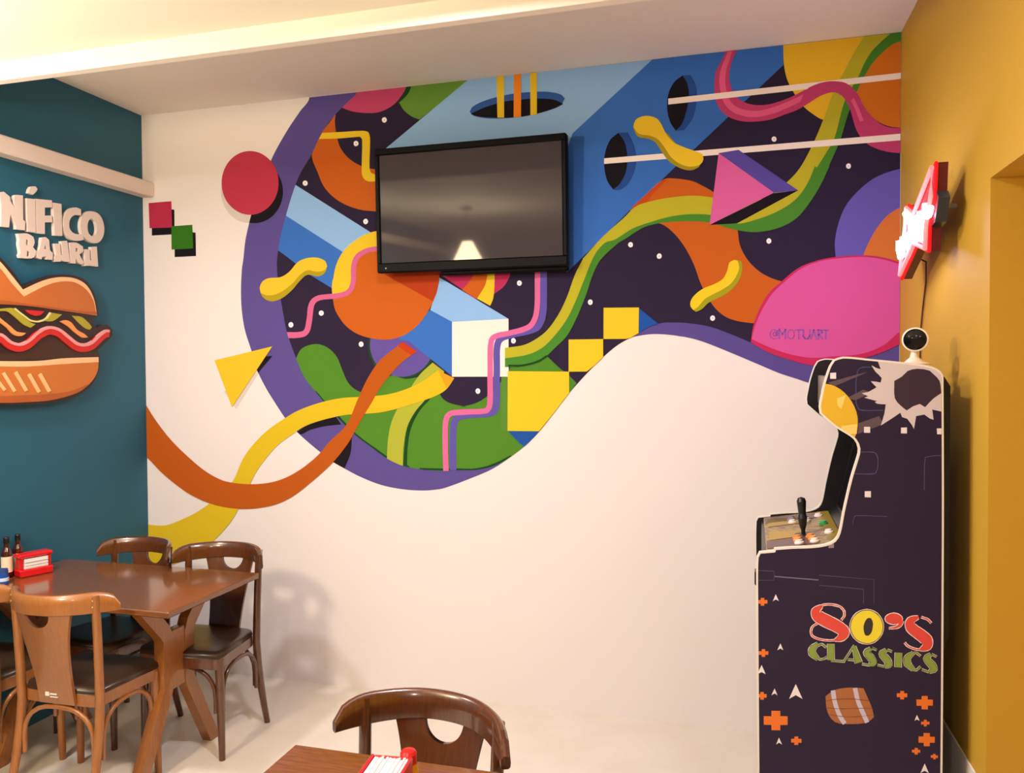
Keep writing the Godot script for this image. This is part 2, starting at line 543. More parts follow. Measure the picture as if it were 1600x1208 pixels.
	m("planet_shadow","A83A16",13,"I",[152,222.6,179.2,207.6,181.4,212.4,182.8,220.1,182.9,224.5,155.7,225.5])
	m("pink_squiggle","CA628E",14,"I",[157.2,237.3,154.5,237.4,151.7,237.5,149,237.6,146.7,237.6,144.8,237.4,143.3,237.3,142,237,140.6,236.6,139.2,236.1,137.7,235.4,136.3,234.6,135.1,233.5,134.1,232.2,133.4,230.8,132.9,229.2,132.5,227.5,132.4,225.6,132.4,223.5,132.4,221.5,132.3,219.9,131.9,218.4,131.4,217.1,130.9,216.1,130.1,215.3,129.2,214.7,128,214.3,126.3,213.9,124.4,213.6,121.8,213.4,118.7,213.3,115.5,213.1,112.7,212.8,110.7,212.1,109.1,211.2,107.9,210,107,208.4,106.3,206.5,106,204.2,105.8,202,105.5,200.1,105.1,198.3,104.8,196.6,104.4,195.3,103.9,194.3,103.5,193.9,103,193.6,102.2,193.4,101,193.2,99.3,193.1,97.3,193.1,95,193.2,92.8,193.2,92.7,189.9,95,189.9,97.3,189.8,99.5,189.9,101.5,190,103.1,190.3,104.5,190.7,105.8,191.5,106.9,192.7,107.7,194.2,108.2,195.9,108.6,197.7,108.9,199.6,109.2,201.6,109.5,203.8,109.8,205.8,110.2,207.3,110.8,208.3,111.4,209,112.2,209.5,113.6,210,115.8,210.4,118.9,210.5,122.1,210.6,124.8,210.8,127,211.2,128.9,211.6,130.7,212.3,132.2,213.3,133.4,214.6,134.3,216.1,134.8,217.7,135.2,219.4,135.4,221.3,135.4,223.4,135.4,225.4,135.5,227.1,135.8,228.5,136.3,229.8,136.8,230.8,137.4,231.7,138.3,232.5,139.3,233.1,140.5,233.7,141.7,234.2,142.9,234.6,144,234.9,145.2,235.1,146.9,235.2,149.1,235.2,151.7,235.1,154.5,235,157.2,234.9])
	m("purple_squiggle","5B4FA0",13,"I",[236.6,224.5,236.6,221.9,236.6,219.3,236.6,216.7,236.6,213.9,236.6,210.7,236.6,207.3,236.5,204.1,236.3,201.4,236,199.3,235.6,197.6,235.1,196.3,234.5,195.2,234,194.5,233.6,194.1,232.8,193.8,231.4,193.3,229.2,192.7,226.4,192.2,223.4,191.6,221,191.1,219.2,190.7,217.7,190.3,216.2,189.8,215,189.1,213.9,188.2,213,187,212.4,185.6,212,183.7,211.8,181.2,211.7,178.2,211.8,174.9,211.8,171.6,211.7,167.8,211.7,163.6,211.7,159.6,211.6,156.5,211.4,154.4,211.3,153.2,211.2,152.6,210.9,152.1,210.6,151.6,210.4,151.5,209.8,151.3,208.5,151,206.2,150.8,203,150.6,199.8,150.4,197.1,150.2,195.2,149.9,193.6,149.6,192.2,149.1,191,148.3,189.9,147.4,189.1,146.3,188.6,145,188.3,143.3,188,141.3,187.8,138.8,187.7,136.1,187.7,133.2,187.6,129.9,187.6,126.4,187.7,122.7,187.7,119.1,191.3,119.2,191.3,122.8,191.3,126.5,191.3,130,191.3,133.2,191.4,136.1,191.5,138.7,191.6,141,191.8,142.9,192.1,144.1,192.4,144.8,192.6,145.2,193.1,145.6,193.8,146,194.5,146.3,195.7,146.5,197.5,146.8,200,147,203.2,147.2,206.4,147.4,209,147.7,210.7,148,212,148.5,213.1,149.4,213.9,150.4,214.5,151.5,214.8,152.8,214.9,154.2,215.1,156.4,215.2,159.6,215.2,163.6,215.2,167.8,215.3,171.6,215.3,175,215.3,178.2,215.3,181,215.5,183.2,215.8,184.6,216.1,185.4,216.5,185.9,217.1,186.4,217.8,186.8,218.7,187.1,220,187.4,221.8,187.8,224.2,188.4,227.1,188.9,230,189.5,232.4,190.1,234.1,190.7,235.4,191.3,236.5,192.2,237.4,193.4,238.2,194.9,238.9,196.6,239.3,198.6,239.7,201,239.9,203.9,239.9,207.2,240,210.6,240,213.8,240,216.6,240,219.2,240,221.8,240,224.3])
	m("pink_squiggle","D0689A",14,"I",[233.9,224.6,233.8,222,233.8,219.4,233.7,216.7,233.7,214,233.7,211,233.7,207.9,233.6,205,233.4,202.5,233.1,200.5,232.8,199,232.3,197.8,231.8,196.7,231.2,195.7,230.6,195.1,229.8,194.5,228.6,193.9,226.8,193.3,224.6,192.7,222.2,192.2,220,191.7,218,191.3,216,191.1,214,190.7,212.4,190.1,211.1,189.5,210.1,188.6,209.4,187.2,209,185.3,208.7,182.5,208.6,179.1,208.6,175.3,208.6,171.6,208.5,167.7,208.5,163.4,208.5,159.5,208.4,156.5,208.3,154.6,208.1,153.6,207.9,153.1,207.5,152.6,207.2,152.2,207.4,152.3,207,152.2,205.8,152,203.3,151.8,200,151.7,196.6,151.6,193.7,151.4,191.8,151.3,190.1,151.1,188.6,150.9,187.2,150.2,186,149.3,185.1,148.2,184.5,146.7,184.1,144.9,183.9,142.4,183.8,139.5,183.7,136.3,183.8,133,183.8,129.6,183.9,126,184,122.3,184.1,118.6,187.2,118.8,187,122.5,186.9,126.2,186.8,129.8,186.8,133.1,186.8,136.4,186.8,139.5,186.9,142.3,187.1,144.5,187.5,146,187.8,146.9,188.2,147.4,188.8,147.8,189.5,148.2,190.5,148.3,191.9,148.4,193.9,148.5,196.7,148.7,200.1,148.9,203.5,149,206,149.2,207.5,149.4,208.6,149.7,209.5,150.4,210,151.1,210.5,151.9,210.9,152.9,211.2,154.3,211.4,156.4,211.5,159.5,211.5,163.4,211.5,167.7,211.5,171.6,211.5,175.3,211.6,179,211.7,182.4,211.9,184.9,212.2,186.4,212.5,186.9,212.8,187.1,213.6,187.6,214.8,188,216.5,188.3,218.5,188.6,220.6,189,222.9,189.5,225.3,190,227.7,190.6,229.8,191.4,231.3,192.1,232.5,193,233.5,194.1,234.3,195.3,235,196.7,235.5,198.2,235.9,200,236.2,202.1,236.4,204.8,236.5,207.8,236.5,210.9,236.5,213.9,236.6,216.6,236.6,219.2,236.7,221.9,236.7,224.5])
	m("box_side","8AB6E6",7,"I",[151.4,287.5,198.4,319.3,208.6,327.6,311.1,333.8,292.4,320,253.4,288.1,251.8,281.9,218.4,278.8])
	m("box_side","366ABC",15,"I",[253.4,288.1,292.4,320,307.1,334.3,352.6,328.7,351.7,320,351.5,310.7,313.1,276.9,284,251.2,277.8,245.4,250.4,220,248.2,221.2,235,226,235.1,241.1])
	m("box_hole","2E569E",16,"I",[249.5,305.5,248.5,303.7,245.4,301.9,240.2,300.4,233.6,299.3,226,298.6,218.3,298.6,211.2,299.1,205.5,300.2,201.6,301.7,200.1,303.6,201.1,305.5,204.5,307.3,209.9,308.8,216.8,309.9,224.4,310.5,232,310.4,238.9,309.9,244.4,308.8,248,307.3])
	m("box_hole","17131A",17,"I",[200.5,302.5,208.5,305.1,218.5,306.9,224.5,307.1,234.4,306.9,244.1,305.4,248.7,302.9,244.6,301.2,235.3,299.3,226.5,298.5,218.5,298.8,208.4,300,202.8,301.3])
	m("painted_stick","E0BE2C",18,"I",[214.4,325.1,218.4,324.6,218.3,298.9,214.8,299.2])
	m("painted_stick","EA861F",18,"I",[223.6,324.1,227.3,323.7,227.1,298.5,223.3,298.6])
	m("painted_stick","E0BE2C",18,"I",[232,325.1,235.5,324.7,235.3,299,232,298.8])
	m("hole_shade","24498F",16,"I",[275.8,286.4,280.5,286.3,283.6,279.3,284.4,270.9,281.5,262.8,276.7,258.8,273.3,259.2])
	m("box_hole","17131A",17,"I",[275.8,286.4,278.9,281.7,280.2,274.4,279.4,267.1,276.4,261.6,273.3,259.2,270.4,263.6,268.9,271,269.4,277.3,271.9,283.4])
	m("hole_shade","24498F",16,"I",[306.3,310.8,310.1,310.6,312.6,305.3,312.9,298.2,311.1,290.3,307.1,285,303.2,285])
	m("box_hole","17131A",17,"I",[306.3,310.8,308.6,306.7,309.3,300.6,308.1,293.6,305.9,287.7,303.2,285,300.7,289.1,299.2,295.4,299.7,302.5,302.3,307.9])
	m("yellow_disc","E2B62A",16,"I",[351.6,325.9,351.6,316.5,351.9,310.6,353.3,304,356.1,297.9,359.9,291.7,364.4,287.3,369.2,284.2,376.6,284.4,385.8,300.6,392.3,324.6])
	m("orange_disc","C8701E",17,"I",[418.1,296.2,417.3,290.2,414.9,284.9,411,280.9,406.1,278.5,400.7,278,395.1,279.4,390.1,282.8,386.1,287.6,383.5,293.5,382.5,299.9,383.4,306,386,311.4,390,315.4,395,317.7,400.5,318,405.9,316.4,410.9,313,414.7,308.2,417.2,302.4])
	m("purple_planet","5F56A8",4,"I",[374.3,221.6,373.9,228.9,375.5,237.6,378.6,245.2,384,251.7,391.1,257,400.8,259.9,407.8,259.8,408,218.7,385.9,216.7])
	m("orange_planet","C87034",5,"I",[385.5,221.6,387.7,227.3,391.2,233.9,395.6,239.4,400.9,242.9,407.8,244.9,408,216.8,395.7,216.3])
	m("orange_flame","BC5C1C",17,"I",[281.4,248.6,289.2,255.9,297.4,262.4,304,262.3,311.1,260.6,316,257.9,320.2,255.1,326.9,248.4,331.3,237.1,332.5,229.5,336.1,222.3,341.4,216.7,346.7,213.5,351.9,211.6,349,205.3,342.4,196.4,338.5,192.8,330.8,194.2,324.9,196.9,320,202.1,315,211.4,311.5,221.3,307,230.2,301.5,237.3,295.4,241.6,288.7,241.4])
	m("flame_edge","B84718",18,"I",[282.5,250.1,289.2,255.9,297.4,262.4,299,262.2,292.8,256.2,287.7,250.8])
	m("green_ribbon","44802A",19,"I",[402.1,321.3,397.2,320.5,386.6,320.7,382.5,314.4,377.8,305.7,372.5,294.8,368.8,284.4,365.1,275.3,358.9,263.4,353.2,257.2,345.2,251.3,335.6,249.4,320,252.4,311,253.8,301,253.6,292.8,252.6,284.6,250.5,278.3,245.1,267.7,236.2,258,226.1,258.5,226.7,254.2,218.5,249.9,207.2,245.6,198.9,240.1,191.6,234.6,187.4,228,184.3,218,182.9,217.9,173.2,226.8,173.4,234.6,175.3,240,178.9,243.3,182,249.8,188.2,254.1,195.5,259.5,207.9,262.7,217.2,266.9,225.3,275.8,233.2,279.3,235.1,287.6,239.9,294.8,241.6,301,242,311,241.7,319,240.6,326.9,237.8,333.7,235.9,340.4,235.1,349.9,236.6,357.5,240.6,363,247.2,367.6,254.7,371.5,263.2,371.2,263.2,375.9,274.4,379.6,287,383.9,298,386.5,303,389.1,307.3,393,311.5,397.6,315,402.1,316.1])
	m("olive_ribbon","B2AC2A",20,"I",[397.5,321.2,386.4,320.7,382.5,314.5,377.8,305.7,372.5,294.8,368.8,284.4,365.1,275.3,358.9,263.4,353.2,257.2,345.2,251.3,335.6,249.4,320,252.4,311,253.8,301,253.6,292.8,252.6,284.6,250.5,278.3,245.1,267.7,236.2,258,226.1,258.5,226.7,254.2,218.5,249.9,207.2,245.6,198.9,240.1,191.6,234.6,187.4,228,184.3,218,182.9,218,177.6,230.2,179.5,237.9,183.1,244.4,189.4,249.9,196.6,254.2,204.9,258.5,215.2,263.8,227.5,269,233.5,274,234.9,282.4,239.7,290.7,242.3,301,244.6,311,245.1,320,244,330.8,239.6,340.4,241.1,349.9,244.5,357.4,249.5,362.1,256.1,365.3,263.7,366.1,262.9,369.9,269.1,373.4,275.3,377.9,292.1,383.5,302.3,385.8,307.7,389.1,313,393,316.8,397.5,320.5])
	m("dark_edge","16401C",21,"I",[219.7,173.4,221.5,173.4,223.2,173.3,225,173.3,226.9,173.5,228.9,173.8,230.9,174.2,232.9,174.7,234.7,175.3,236.3,175.9,237.6,176.7,238.8,177.5,240.1,178.2,239.6,179.1,238.3,178.3,237.1,177.5,235.8,176.8,234.4,176.2,232.7,175.6,230.7,175.1,228.7,174.7,226.8,174.4,225,174.3,223.3,174.3,221.5,174.4,219.7,174.4])
	m("worm_shade","9A9A1E",21,"I",[330.8,222.7,333.2,221.9,333.6,218.3,332.7,214.6,330.5,210.7,326.1,206.8,321.2,204.4,318.2,202.9,315.2,200,312.5,198.8,310.5,200.3,316,206.3,324.9,212.1,328.8,219])
	m("yellow_worm","E6C828",22,"I",[329.8,222.7,331.5,222.2,332.2,218.9,330.8,214.9,328.3,211.5,324.4,208.9,320,206.7,316.5,204.7,313.5,201.2,311.3,199.7,310,201.3,310,203.9,312,206.9,316,209.8,321,211.7,324.9,214.1,326.9,218.1,327.8,221.6])
	m("big_pink_planet","BC2A58",21,"I2",[337.4,184,338.5,191.5,340.9,198.5,345.2,206.4,351.4,212.2,358.4,217.8,366.8,220.9,374.6,222.1,385.9,222.3,393.9,221,401,218.5,408,215.9,408.2,185.3,400.8,182.1,394.1,178.8,385.2,175.9,373.4,173.6,364.1,173.1,357.6,174.7,345.3,179.1])
	m("big_pink_planet","CC5496",22,"I2",[337.8,185.5,339.5,192,342.4,198.9,346.7,206.1,352.3,211.6,358.9,217,366.8,220.2,374.6,221.3,385.9,221.6,393.9,220.1,401,217.6,408,214.9,408.1,190.1,400.8,187.5,394.1,181.7,385.2,178.1,373.4,177,364.1,176.5,354.8,178.2,345.3,181.7])
	m("yellow_square","E2C22A",21,"F",[268.4,201.9,285.6,201.6,285.4,189.2,281.5,187,279.2,186.5,268.3,186.6])
	m("yellow_square","E2C22A",21,"F",[250.9,186.6,268.1,186.6,268.1,177.9,264.6,174.4,259.9,170.7,250.8,170.7])
	m("yellow_square","E2C22A",22,"F",[219.4,171.1,251,170.7,251.1,160.2,243.2,150.2,235.5,140.8,219.1,140.7])
	m("blue_facet","1F4E9E",22,"F",[285.7,201.2,295,193.4,291.5,192.6,288,190.9,285.5,189.3])
	m("blue_facet","1F4E9E",15,"F",[219.4,140.5,235.5,140.7,227.9,132.7,225.5,134.4])
	m("triangle_side","17131A",21,"F",[318.8,239.6,347.6,252.6,358.2,253.2,331.2,239.6])
	m("pink_tube","B63E6C",21,"I",[326.4,324.5,326.1,320.1,324.3,315.9,321.7,310.9,321,305.1,321.3,299.1,322.8,294.5,325.7,290.8,329.3,288.3,334.3,286.6,340,286.1,346.4,286.5,352,288.1,357.5,289.7,362.3,292.2,367.1,295,370.5,296.1,373.9,296.1,376.5,294.4,378.6,291.3,379.9,288.4,381.3,283.2,382.6,278.8,385,274.4,388.6,270.9,393.9,268.3,399.1,267,403,266.7,402.9,277.6,397.1,278.3,393.2,280,389.2,283.9,385.9,288.5,383.9,293,381.2,297.2,377.9,300,373.8,301.1,369.8,301.3,365.7,300.5,360.2,298.2,354.7,295.8,349.2,294.2,344.3,293.4,338.6,293.9,334.3,295.6,331.1,298.1,328.9,302,327.7,306.6,327.9,311,329.3,316.1,331.1,319.7,331.8,323.9])
	m("tube_highlight","D85C88",22,"I",[328,322.3,327.6,321.1,327.2,320,326.7,318.8,326.2,317.5,325.6,316,324.9,314.4,324.3,312.7,323.7,311,323.4,309.5,323.2,307.9,323.2,306.4,323.3,304.7,323.5,302.7,323.9,300.6,324.5,298.5,325.1,296.6,326,295,326.9,293.6,328,292.5,329.3,291.5,330.7,290.5,332.3,289.8,333.9,289.2,335.5,288.7,337.1,288.4,338.6,288.2,340.1,288.1,341.6,288.2,343.2,288.3,344.7,288.5,346.4,288.9,348.2,289.3,350.2,289.9,352.3,290.7,354.5,291.5,356.6,292.3,358.7,293.2,360.8,294.2,362.9,295.2,364.8,296,366.6,296.7,368.3,297.2,369.9,297.7,371.3,297.9,372.5,297.9,373.6,297.8,374.6,297.6,375.6,297.2,376.5,296.7,377.3,296.1,378.1,295.3,378.9,294.3,379.7,293.1,380.4,291.7,381.2,290.1,381.8,288.5,382.5,287,383,285.3,383.6,283.6,384.2,282,385.7,282.4,385.1,284.1,384.5,285.8,383.9,287.5,383.3,289.1,382.6,290.7,381.8,292.4,381,293.9,380.2,295.3,379.3,296.5,378.3,297.4,377.3,298.2,376.2,298.9,375,299.4,373.8,299.7,372.4,299.9,371,299.9,369.4,299.6,367.6,299.2,365.8,298.7,363.9,298.1,361.9,297.3,359.8,296.4,357.7,295.5,355.6,294.7,353.5,293.9,351.3,293.2,349.3,292.5,347.3,292,345.6,291.6,344.1,291.3,342.7,291.1,341.3,291,339.9,291,338.5,291.1,337.3,291.3,336,291.6,334.6,292,333.2,292.5,331.9,293.1,330.8,293.9,329.8,294.6,329,295.5,328.3,296.4,327.7,297.6,327.1,299.1,326.6,301,326.2,302.9,326,304.7,325.9,306.2,325.9,307.5,326,308.8,326.2,310.2,326.5,311.7,327,313.4,327.6,315,328.1,316.6,328.5,318,328.8,319.3,329.1,320.5,329.4,321.7])
	m("white_stick","F1E6DC",23,"I",[299.7,300.5,403.2,302.1,403.2,299.4,299.7,297.7])
	m("pink_tube","B63E6C",24,"I",[358.9,293.2,361.6,298.6,365.7,300.5,369.8,301.3,373.8,301.1,377.9,300,381.2,297.2,383.2,294.5,379.2,290.6,376.5,294.4,373.9,296.1,370.5,296.1,367.1,295])
	m("white_stick","F1E6DC",22,"I",[268.9,274.6,403.4,275.3,403.4,272.4,268.9,271.9])
	m("triangle_side","54479A",23,"F",[322.9,272.9,331.9,273.7,358.2,253.1,347.6,252.8])
	m("pink_triangle","D2609E",24,"F",[322.9,272.9,347.6,252.8,318.8,239.6])
	m("worm_shade","A08E1E",23,"F",[283.1,288.1,285.2,283.8,289.8,282.4,293.4,280.5,296.9,275.1,300,270.8,305,267.3,310.1,265.8,314,267.2,315,269.1,307.1,274.3,299,284.2,293.9,287.7])
	m("yellow_worm","E4C22E",24,"F",[283.1,288.6,284.1,291.7,287.2,293.2,290.8,293.1,294.4,291.5,296.5,288.5,298.5,284.2,302,279.8,307.1,276.9,312.1,274.7,315.5,273.1,316,270.6,314.5,268.2,310.1,267.5,305.5,269,301,272.7,297.5,278.2,294.4,282,290.3,283.9,285.7,285.1])
	m("worm_shade","A9961E",15,"F",[76.8,216.4,78.5,212.8,82.4,210.6,85.8,210.4,91.1,212.2,97,216.3,101.7,221,106.2,224.1,112.7,223,116.5,224.4,118.2,227,117.2,228.2,99.1,225.5,89.9,220])
	m("yellow_worm","E4BE30",16,"F",[76.6,218.1,78.6,221.6,82.6,223.2,89.9,223.5,95.2,226.2,100.5,231.2,105.7,233.1,112.2,233.2,117.2,231.1,118.4,228.2,116.5,226.2,112.1,225.6,106.3,226.6,101.7,224.2,97.1,219.8,91.1,215.9,85.8,213.9,80.5,213.9,77.3,215.2])
	m("ribbon_shadow","17131A",7,"F",[98.5,138.1,104.5,141.9,113.6,144.9,122.5,146.8,125.6,142.8,116.1,141.7,107,139.6,101.1,137])
	m("ribbon_shadow","17131A",7,"F",[131.9,136.6,130.9,127.4,127.2,118.9,120.3,122.3,124.8,128.4])
	m("yellow_ribbon","D2B622",15,"",[181.5,171.7,173.1,166.2,164.7,162.3,155,159.5,146.4,158.3,136.5,157.7,126.5,157.1,116.3,155.3,105.9,152.4,98.1,149.4,91.4,145.8,80.7,139.2,71.1,130.8,64.2,122.3,57.8,110.1,49.8,102.4,41.7,96.3,33.6,91.3,22.6,86.2,11.5,82.5,0.4,82.5,-9.5,82.9,-10.1,51.3,-0.2,55.5,19.4,60.9,31.8,66.9,42.6,73.8,54.7,85.4,61.4,94.8,68.8,108.7,72.1,114.5,77.4,121.4,86.4,130.6,98.4,138.6,103.2,141.3,109.7,143.7,118.7,146.1,128.9,148,138.9,148.6,148.8,149.5,158.6,151.6,170.6,155.1,180.2,158.4,186.1,161.8,190.6,167.6])
	m("ribbon_tip","E29A20",16,"",[181.7,171.7,190.6,167.6,186.3,162,184.4,166.2])
	m("orange_ribbon","AE5416",16,"",[-7.8,165.3,1.1,151.2,7.2,143,16.6,132.7,27.4,123.6,39.4,115.2,49.9,110.4,57.8,108.9,69.4,108.5,81,109.7,91.2,112.8,101.2,118.1,111.2,125.6,118.6,133.4,128.8,142.8,136.5,158.3,142.8,169.6,149.1,177.5,156.5,183,162,186.9,169.7,181.5,162.5,176.8,156.4,171.3,148.9,162.8,143.9,154.9,136.3,143.5,129.9,133.1,120.3,122,107.3,111.1,96,102.9,85.9,98.1,75.7,95.6,65.3,94.4,54.9,94.5,43,96.4,29.7,101,18.9,107.1,9.4,113.8,0.9,121.2,-8.5,127.5])
	m("ribbon_tip","B23A16",17,"",[162,186.9,169.9,181.5,166.7,179.8,158.9,184.8])
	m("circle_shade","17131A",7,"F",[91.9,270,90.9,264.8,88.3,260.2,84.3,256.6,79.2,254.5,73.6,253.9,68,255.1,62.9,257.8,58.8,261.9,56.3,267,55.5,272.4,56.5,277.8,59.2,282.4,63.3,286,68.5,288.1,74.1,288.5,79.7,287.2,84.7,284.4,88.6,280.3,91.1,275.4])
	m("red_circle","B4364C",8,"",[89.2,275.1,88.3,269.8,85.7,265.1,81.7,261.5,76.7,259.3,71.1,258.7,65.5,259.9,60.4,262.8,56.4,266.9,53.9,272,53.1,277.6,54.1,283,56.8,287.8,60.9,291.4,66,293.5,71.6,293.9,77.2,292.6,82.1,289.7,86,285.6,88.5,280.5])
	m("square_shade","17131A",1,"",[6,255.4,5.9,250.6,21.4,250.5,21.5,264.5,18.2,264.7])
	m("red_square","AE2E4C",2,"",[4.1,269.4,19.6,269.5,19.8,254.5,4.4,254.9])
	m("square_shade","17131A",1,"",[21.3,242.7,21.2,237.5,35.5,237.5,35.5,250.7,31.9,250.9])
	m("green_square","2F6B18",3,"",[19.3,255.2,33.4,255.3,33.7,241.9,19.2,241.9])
	m("triangle_shade","17131A",17,"F",[76,179.9,84,180.2,77.2,173.4,74.2,169.9,71.8,172.3])
	m("yellow_triangle","E0BC2A",18,"",[46.9,178.1,84.1,185.5,57.8,151.7])
	m("white_star","F4F0F2",8,"",[154.1,303.6,153.8,302.8,153.1,302.3,152.2,302.4,151.5,303,151.2,303.9,151.5,304.7,152.2,305.1,153.1,305.1,153.8,304.5])
	m("star_centre","B9B4C0",9,"",[153,303.7,152.8,303.4,152.5,303.4,152.3,303.8,152.5,304.1,152.8,304])
	m("white_star","F4F0F2",6,"",[137.6,292.7,137.3,291.8,136.5,291.4,135.6,291.4,134.9,292,134.7,292.9,134.9,293.7,135.7,294.2,136.6,294.1,137.3,293.5])
	m("star_centre","B9B4C0",7,"",[136.5,292.7,136.3,292.4,135.9,292.5,135.7,292.8,135.9,293.1,136.3,293.1])
	m("white_star","F4F0F2",6,"",[107.1,273.7,106.8,272.9,106,272.4,105.1,272.5,104.3,273.1,104,274,104.3,274.8,105.1,275.3,106,275.2,106.8,274.6])
	m("star_centre","B9B4C0",7,"",[105.9,273.8,105.7,273.5,105.4,273.5,105.2,273.9,105.4,274.2,105.8,274.2])
	m("white_star","F4F0F2",7,"",[142.7,251,142.4,250.2,141.7,249.7,140.8,249.7,140.1,250.3,139.8,251.2,140.1,252,140.8,252.5,141.7,252.5,142.4,251.9])
	m("star_centre","B9B4C0",8,"",[141.6,251.1,141.4,250.8,141.1,250.8,140.9,251.1,141.1,251.4,141.4,251.4])
	m("white_star","F4F0F2",15,"",[116,203.1,115.7,202.2,114.9,201.7,114,201.7,113.2,202.3,112.9,203.1,113.2,204,114,204.5,114.9,204.5,115.7,204])
	m("star_centre","B9B4C0",16,"",[114.8,203.1,114.6,202.8,114.3,202.8,114.1,203.1,114.3,203.4,114.6,203.4])
	m("white_star","F4F0F2",15,"",[97.4,197.1,97.1,196.3,96.3,195.7,95.4,195.7,94.6,196.3,94.3,197.2,94.6,198.1,95.4,198.6,96.3,198.6,97.1,198])
	m("star_centre","B9B4C0",16,"",[96.2,197.2,96,196.8,95.6,196.8,95.5,197.2,95.7,197.5,96.1,197.5])
	m("white_star","F4F0F2",17,"",[139.4,185.9,139.1,185,138.4,184.5,137.5,184.5,136.8,185,136.5,185.9,136.8,186.8,137.5,187.3,138.4,187.3,139.1,186.7])
	m("star_centre","B9B4C0",18,"",[138.3,185.9,138.1,185.5,137.8,185.6,137.6,185.9,137.8,186.2,138.1,186.2])
	m("white_star","F4F0F2",21,"",[227.1,215.4,226.8,214.6,226.2,214.1,225.4,214.1,224.7,214.7,224.5,215.5,224.7,216.3,225.4,216.8,226.2,216.7,226.8,216.2])
	m("star_centre","B9B4C0",22,"",[226.1,215.4,225.9,215.1,225.6,215.1,225.4,215.5,225.6,215.8,225.9,215.7])
	m("white_star","F4F0F2",21,"",[263,204.8,262.8,204,262.2,203.5,261.4,203.5,260.8,204.1,260.6,204.9,260.8,205.6,261.4,206.1,262.2,206.1,262.8,205.6])
	m("star_centre","B9B4C0",22,"",[262.1,204.8,262,204.5,261.6,204.5,261.5,204.8,261.6,205.1,262,205.1])
	m("white_star","F4F0F2",21,"",[282.8,232,282.6,231.2,282,230.8,281.3,230.8,280.7,231.3,280.4,232.1,280.7,232.9,281.3,233.3,282,233.3,282.6,232.8])
	m("star_centre","B9B4C0",22,"",[281.9,232,281.8,231.8,281.5,231.8,281.3,232.1,281.5,232.4,281.8,232.3])
	m("white_star","F4F0F2",21,"",[296.5,225.9,296.3,225.1,295.7,224.7,294.9,224.7,294.3,225.2,294.1,226,294.4,226.7,294.9,227.2,295.7,227.2,296.3,226.7])
	m("star_centre","B9B4C0",22,"",[295.6,225.9,295.5,225.6,295.2,225.6,295,225.9,295.2,226.2,295.5,226.2])
	m("white_star","F4F0F2",21,"",[223.8,186.4,223.5,185.6,222.9,185.1,222.1,185.1,221.4,185.6,221.2,186.5,221.4,187.3,222.1,187.8,222.9,187.8,223.5,187.2])
	m("star_centre","B9B4C0",22,"",[222.8,186.4,222.6,186.1,222.3,186.1,222.1,186.4,222.3,186.8,222.7,186.7])
	m("white_star","F4F0F2",15,"",[204.7,161,204.4,160.1,203.8,159.6,202.9,159.6,202.3,160.1,202,161,202.3,161.8,202.9,162.3,203.8,162.3,204.4,161.8])
	m("star_centre","B9B4C0",16,"",[203.7,161,203.5,160.6,203.2,160.6,203,161,203.2,161.3,203.5,161.3])
	m("white_star","F4F0F2",23,"",[348.7,277.3,348.5,276.5,348,276.1,347.3,276.2,346.7,276.7,346.5,277.5,346.7,278.2,347.3,278.6,348,278.5,348.5,278])
	m("star_centre","B9B4C0",24,"",[347.9,277.3,347.8,277.1,347.5,277.1,347.3,277.4,347.5,277.7,347.8,277.6])
	m("white_star","F4F0F2",23,"",[380.5,262.5,380.3,261.8,379.8,261.4,379.1,261.5,378.6,262,378.4,262.7,378.6,263.4,379.1,263.8,379.8,263.8,380.3,263.3])
	m("star_centre","B9B4C0",24,"",[379.7,262.6,379.6,262.3,379.3,262.4,379.2,262.6,379.3,262.9,379.6,262.9])
	m("white_star","F4F0F2",21,"",[346.5,230.7,346.3,229.9,345.7,229.5,345.1,229.5,344.5,230,344.3,230.8,344.5,231.5,345.1,232,345.7,231.9,346.3,231.4])
	m("star_centre","B9B4C0",22,"",[345.7,230.7,345.5,230.5,345.3,230.5,345.1,230.8,345.3,231,345.5,231])
	m("white_star","F4F0F2",21,"",[321.3,195.6,321.1,194.9,320.5,194.4,319.8,194.4,319.2,194.9,319,195.7,319.2,196.4,319.8,196.9,320.5,196.9,321.1,196.4])
	m("star_centre","B9B4C0",22,"",[320.5,195.6,320.3,195.4,320,195.4,319.9,195.7,320,195.9,320.3,195.9])
	for l in [[[348.7,188.5,347.8,188.5,347.3,187.7,347.6,186.8,348.3,186.8,348.7,187.6,348.7,188.5,348.9,186.7],[348.9,186.7,349.5,187.6,349.2,189.1,348.1,189.7,346.8,189.5,345.9,188,346.2,186.2,347.6,185.3,348.7,185.6]],[[350,185.5,350,189.7,351.4,187.6,352.7,189.6,352.7,185.5]],[[354.6,189.4,353.8,188.4,353.8,186.3,354.6,185.4,355.7,185.4,356.5,186.5,356.5,188.3,355.7,189.4,354.7,189.5]],[[357,189.3,360,189.3],[358.5,189.1,358.5,185.3]],[[360.5,189.2,360.5,186.4,361.3,185.3,362.4,185.2,363.2,186.4,363.2,189.2]],[[363.7,185.2,365,189.1,366.1,185.1]],[[366.9,185.1,366.9,189.1,368.2,188.9,368.5,187.9,367.2,187,368.7,185.1]],[[369,189,371.1,188.9],[370.1,188.8,370.1,185]]]:
		var st := begin()
		for q in l:
			for i in range(0, q.size() - 3, 2):
				var a := Vector3(q[i], q[i + 1], 0) / 100.0
				var b := Vector3(q[i + 2], q[i + 3], 0) / 100.0
				var e := (b - a).normalized() * (0.0019 if q.size() > 12 else 0.0034)
				var n := Vector3(-e.y, e.x, 0)
				var f := Vector3(0, 0, 0.0052)
				quad(st, a - n - e + f, b - n + e + f, b + n + e + f, a + n - e + f, Vector3.BACK)
		put(st, "signature_letter", mat("8A48A4", 0.5), mural)

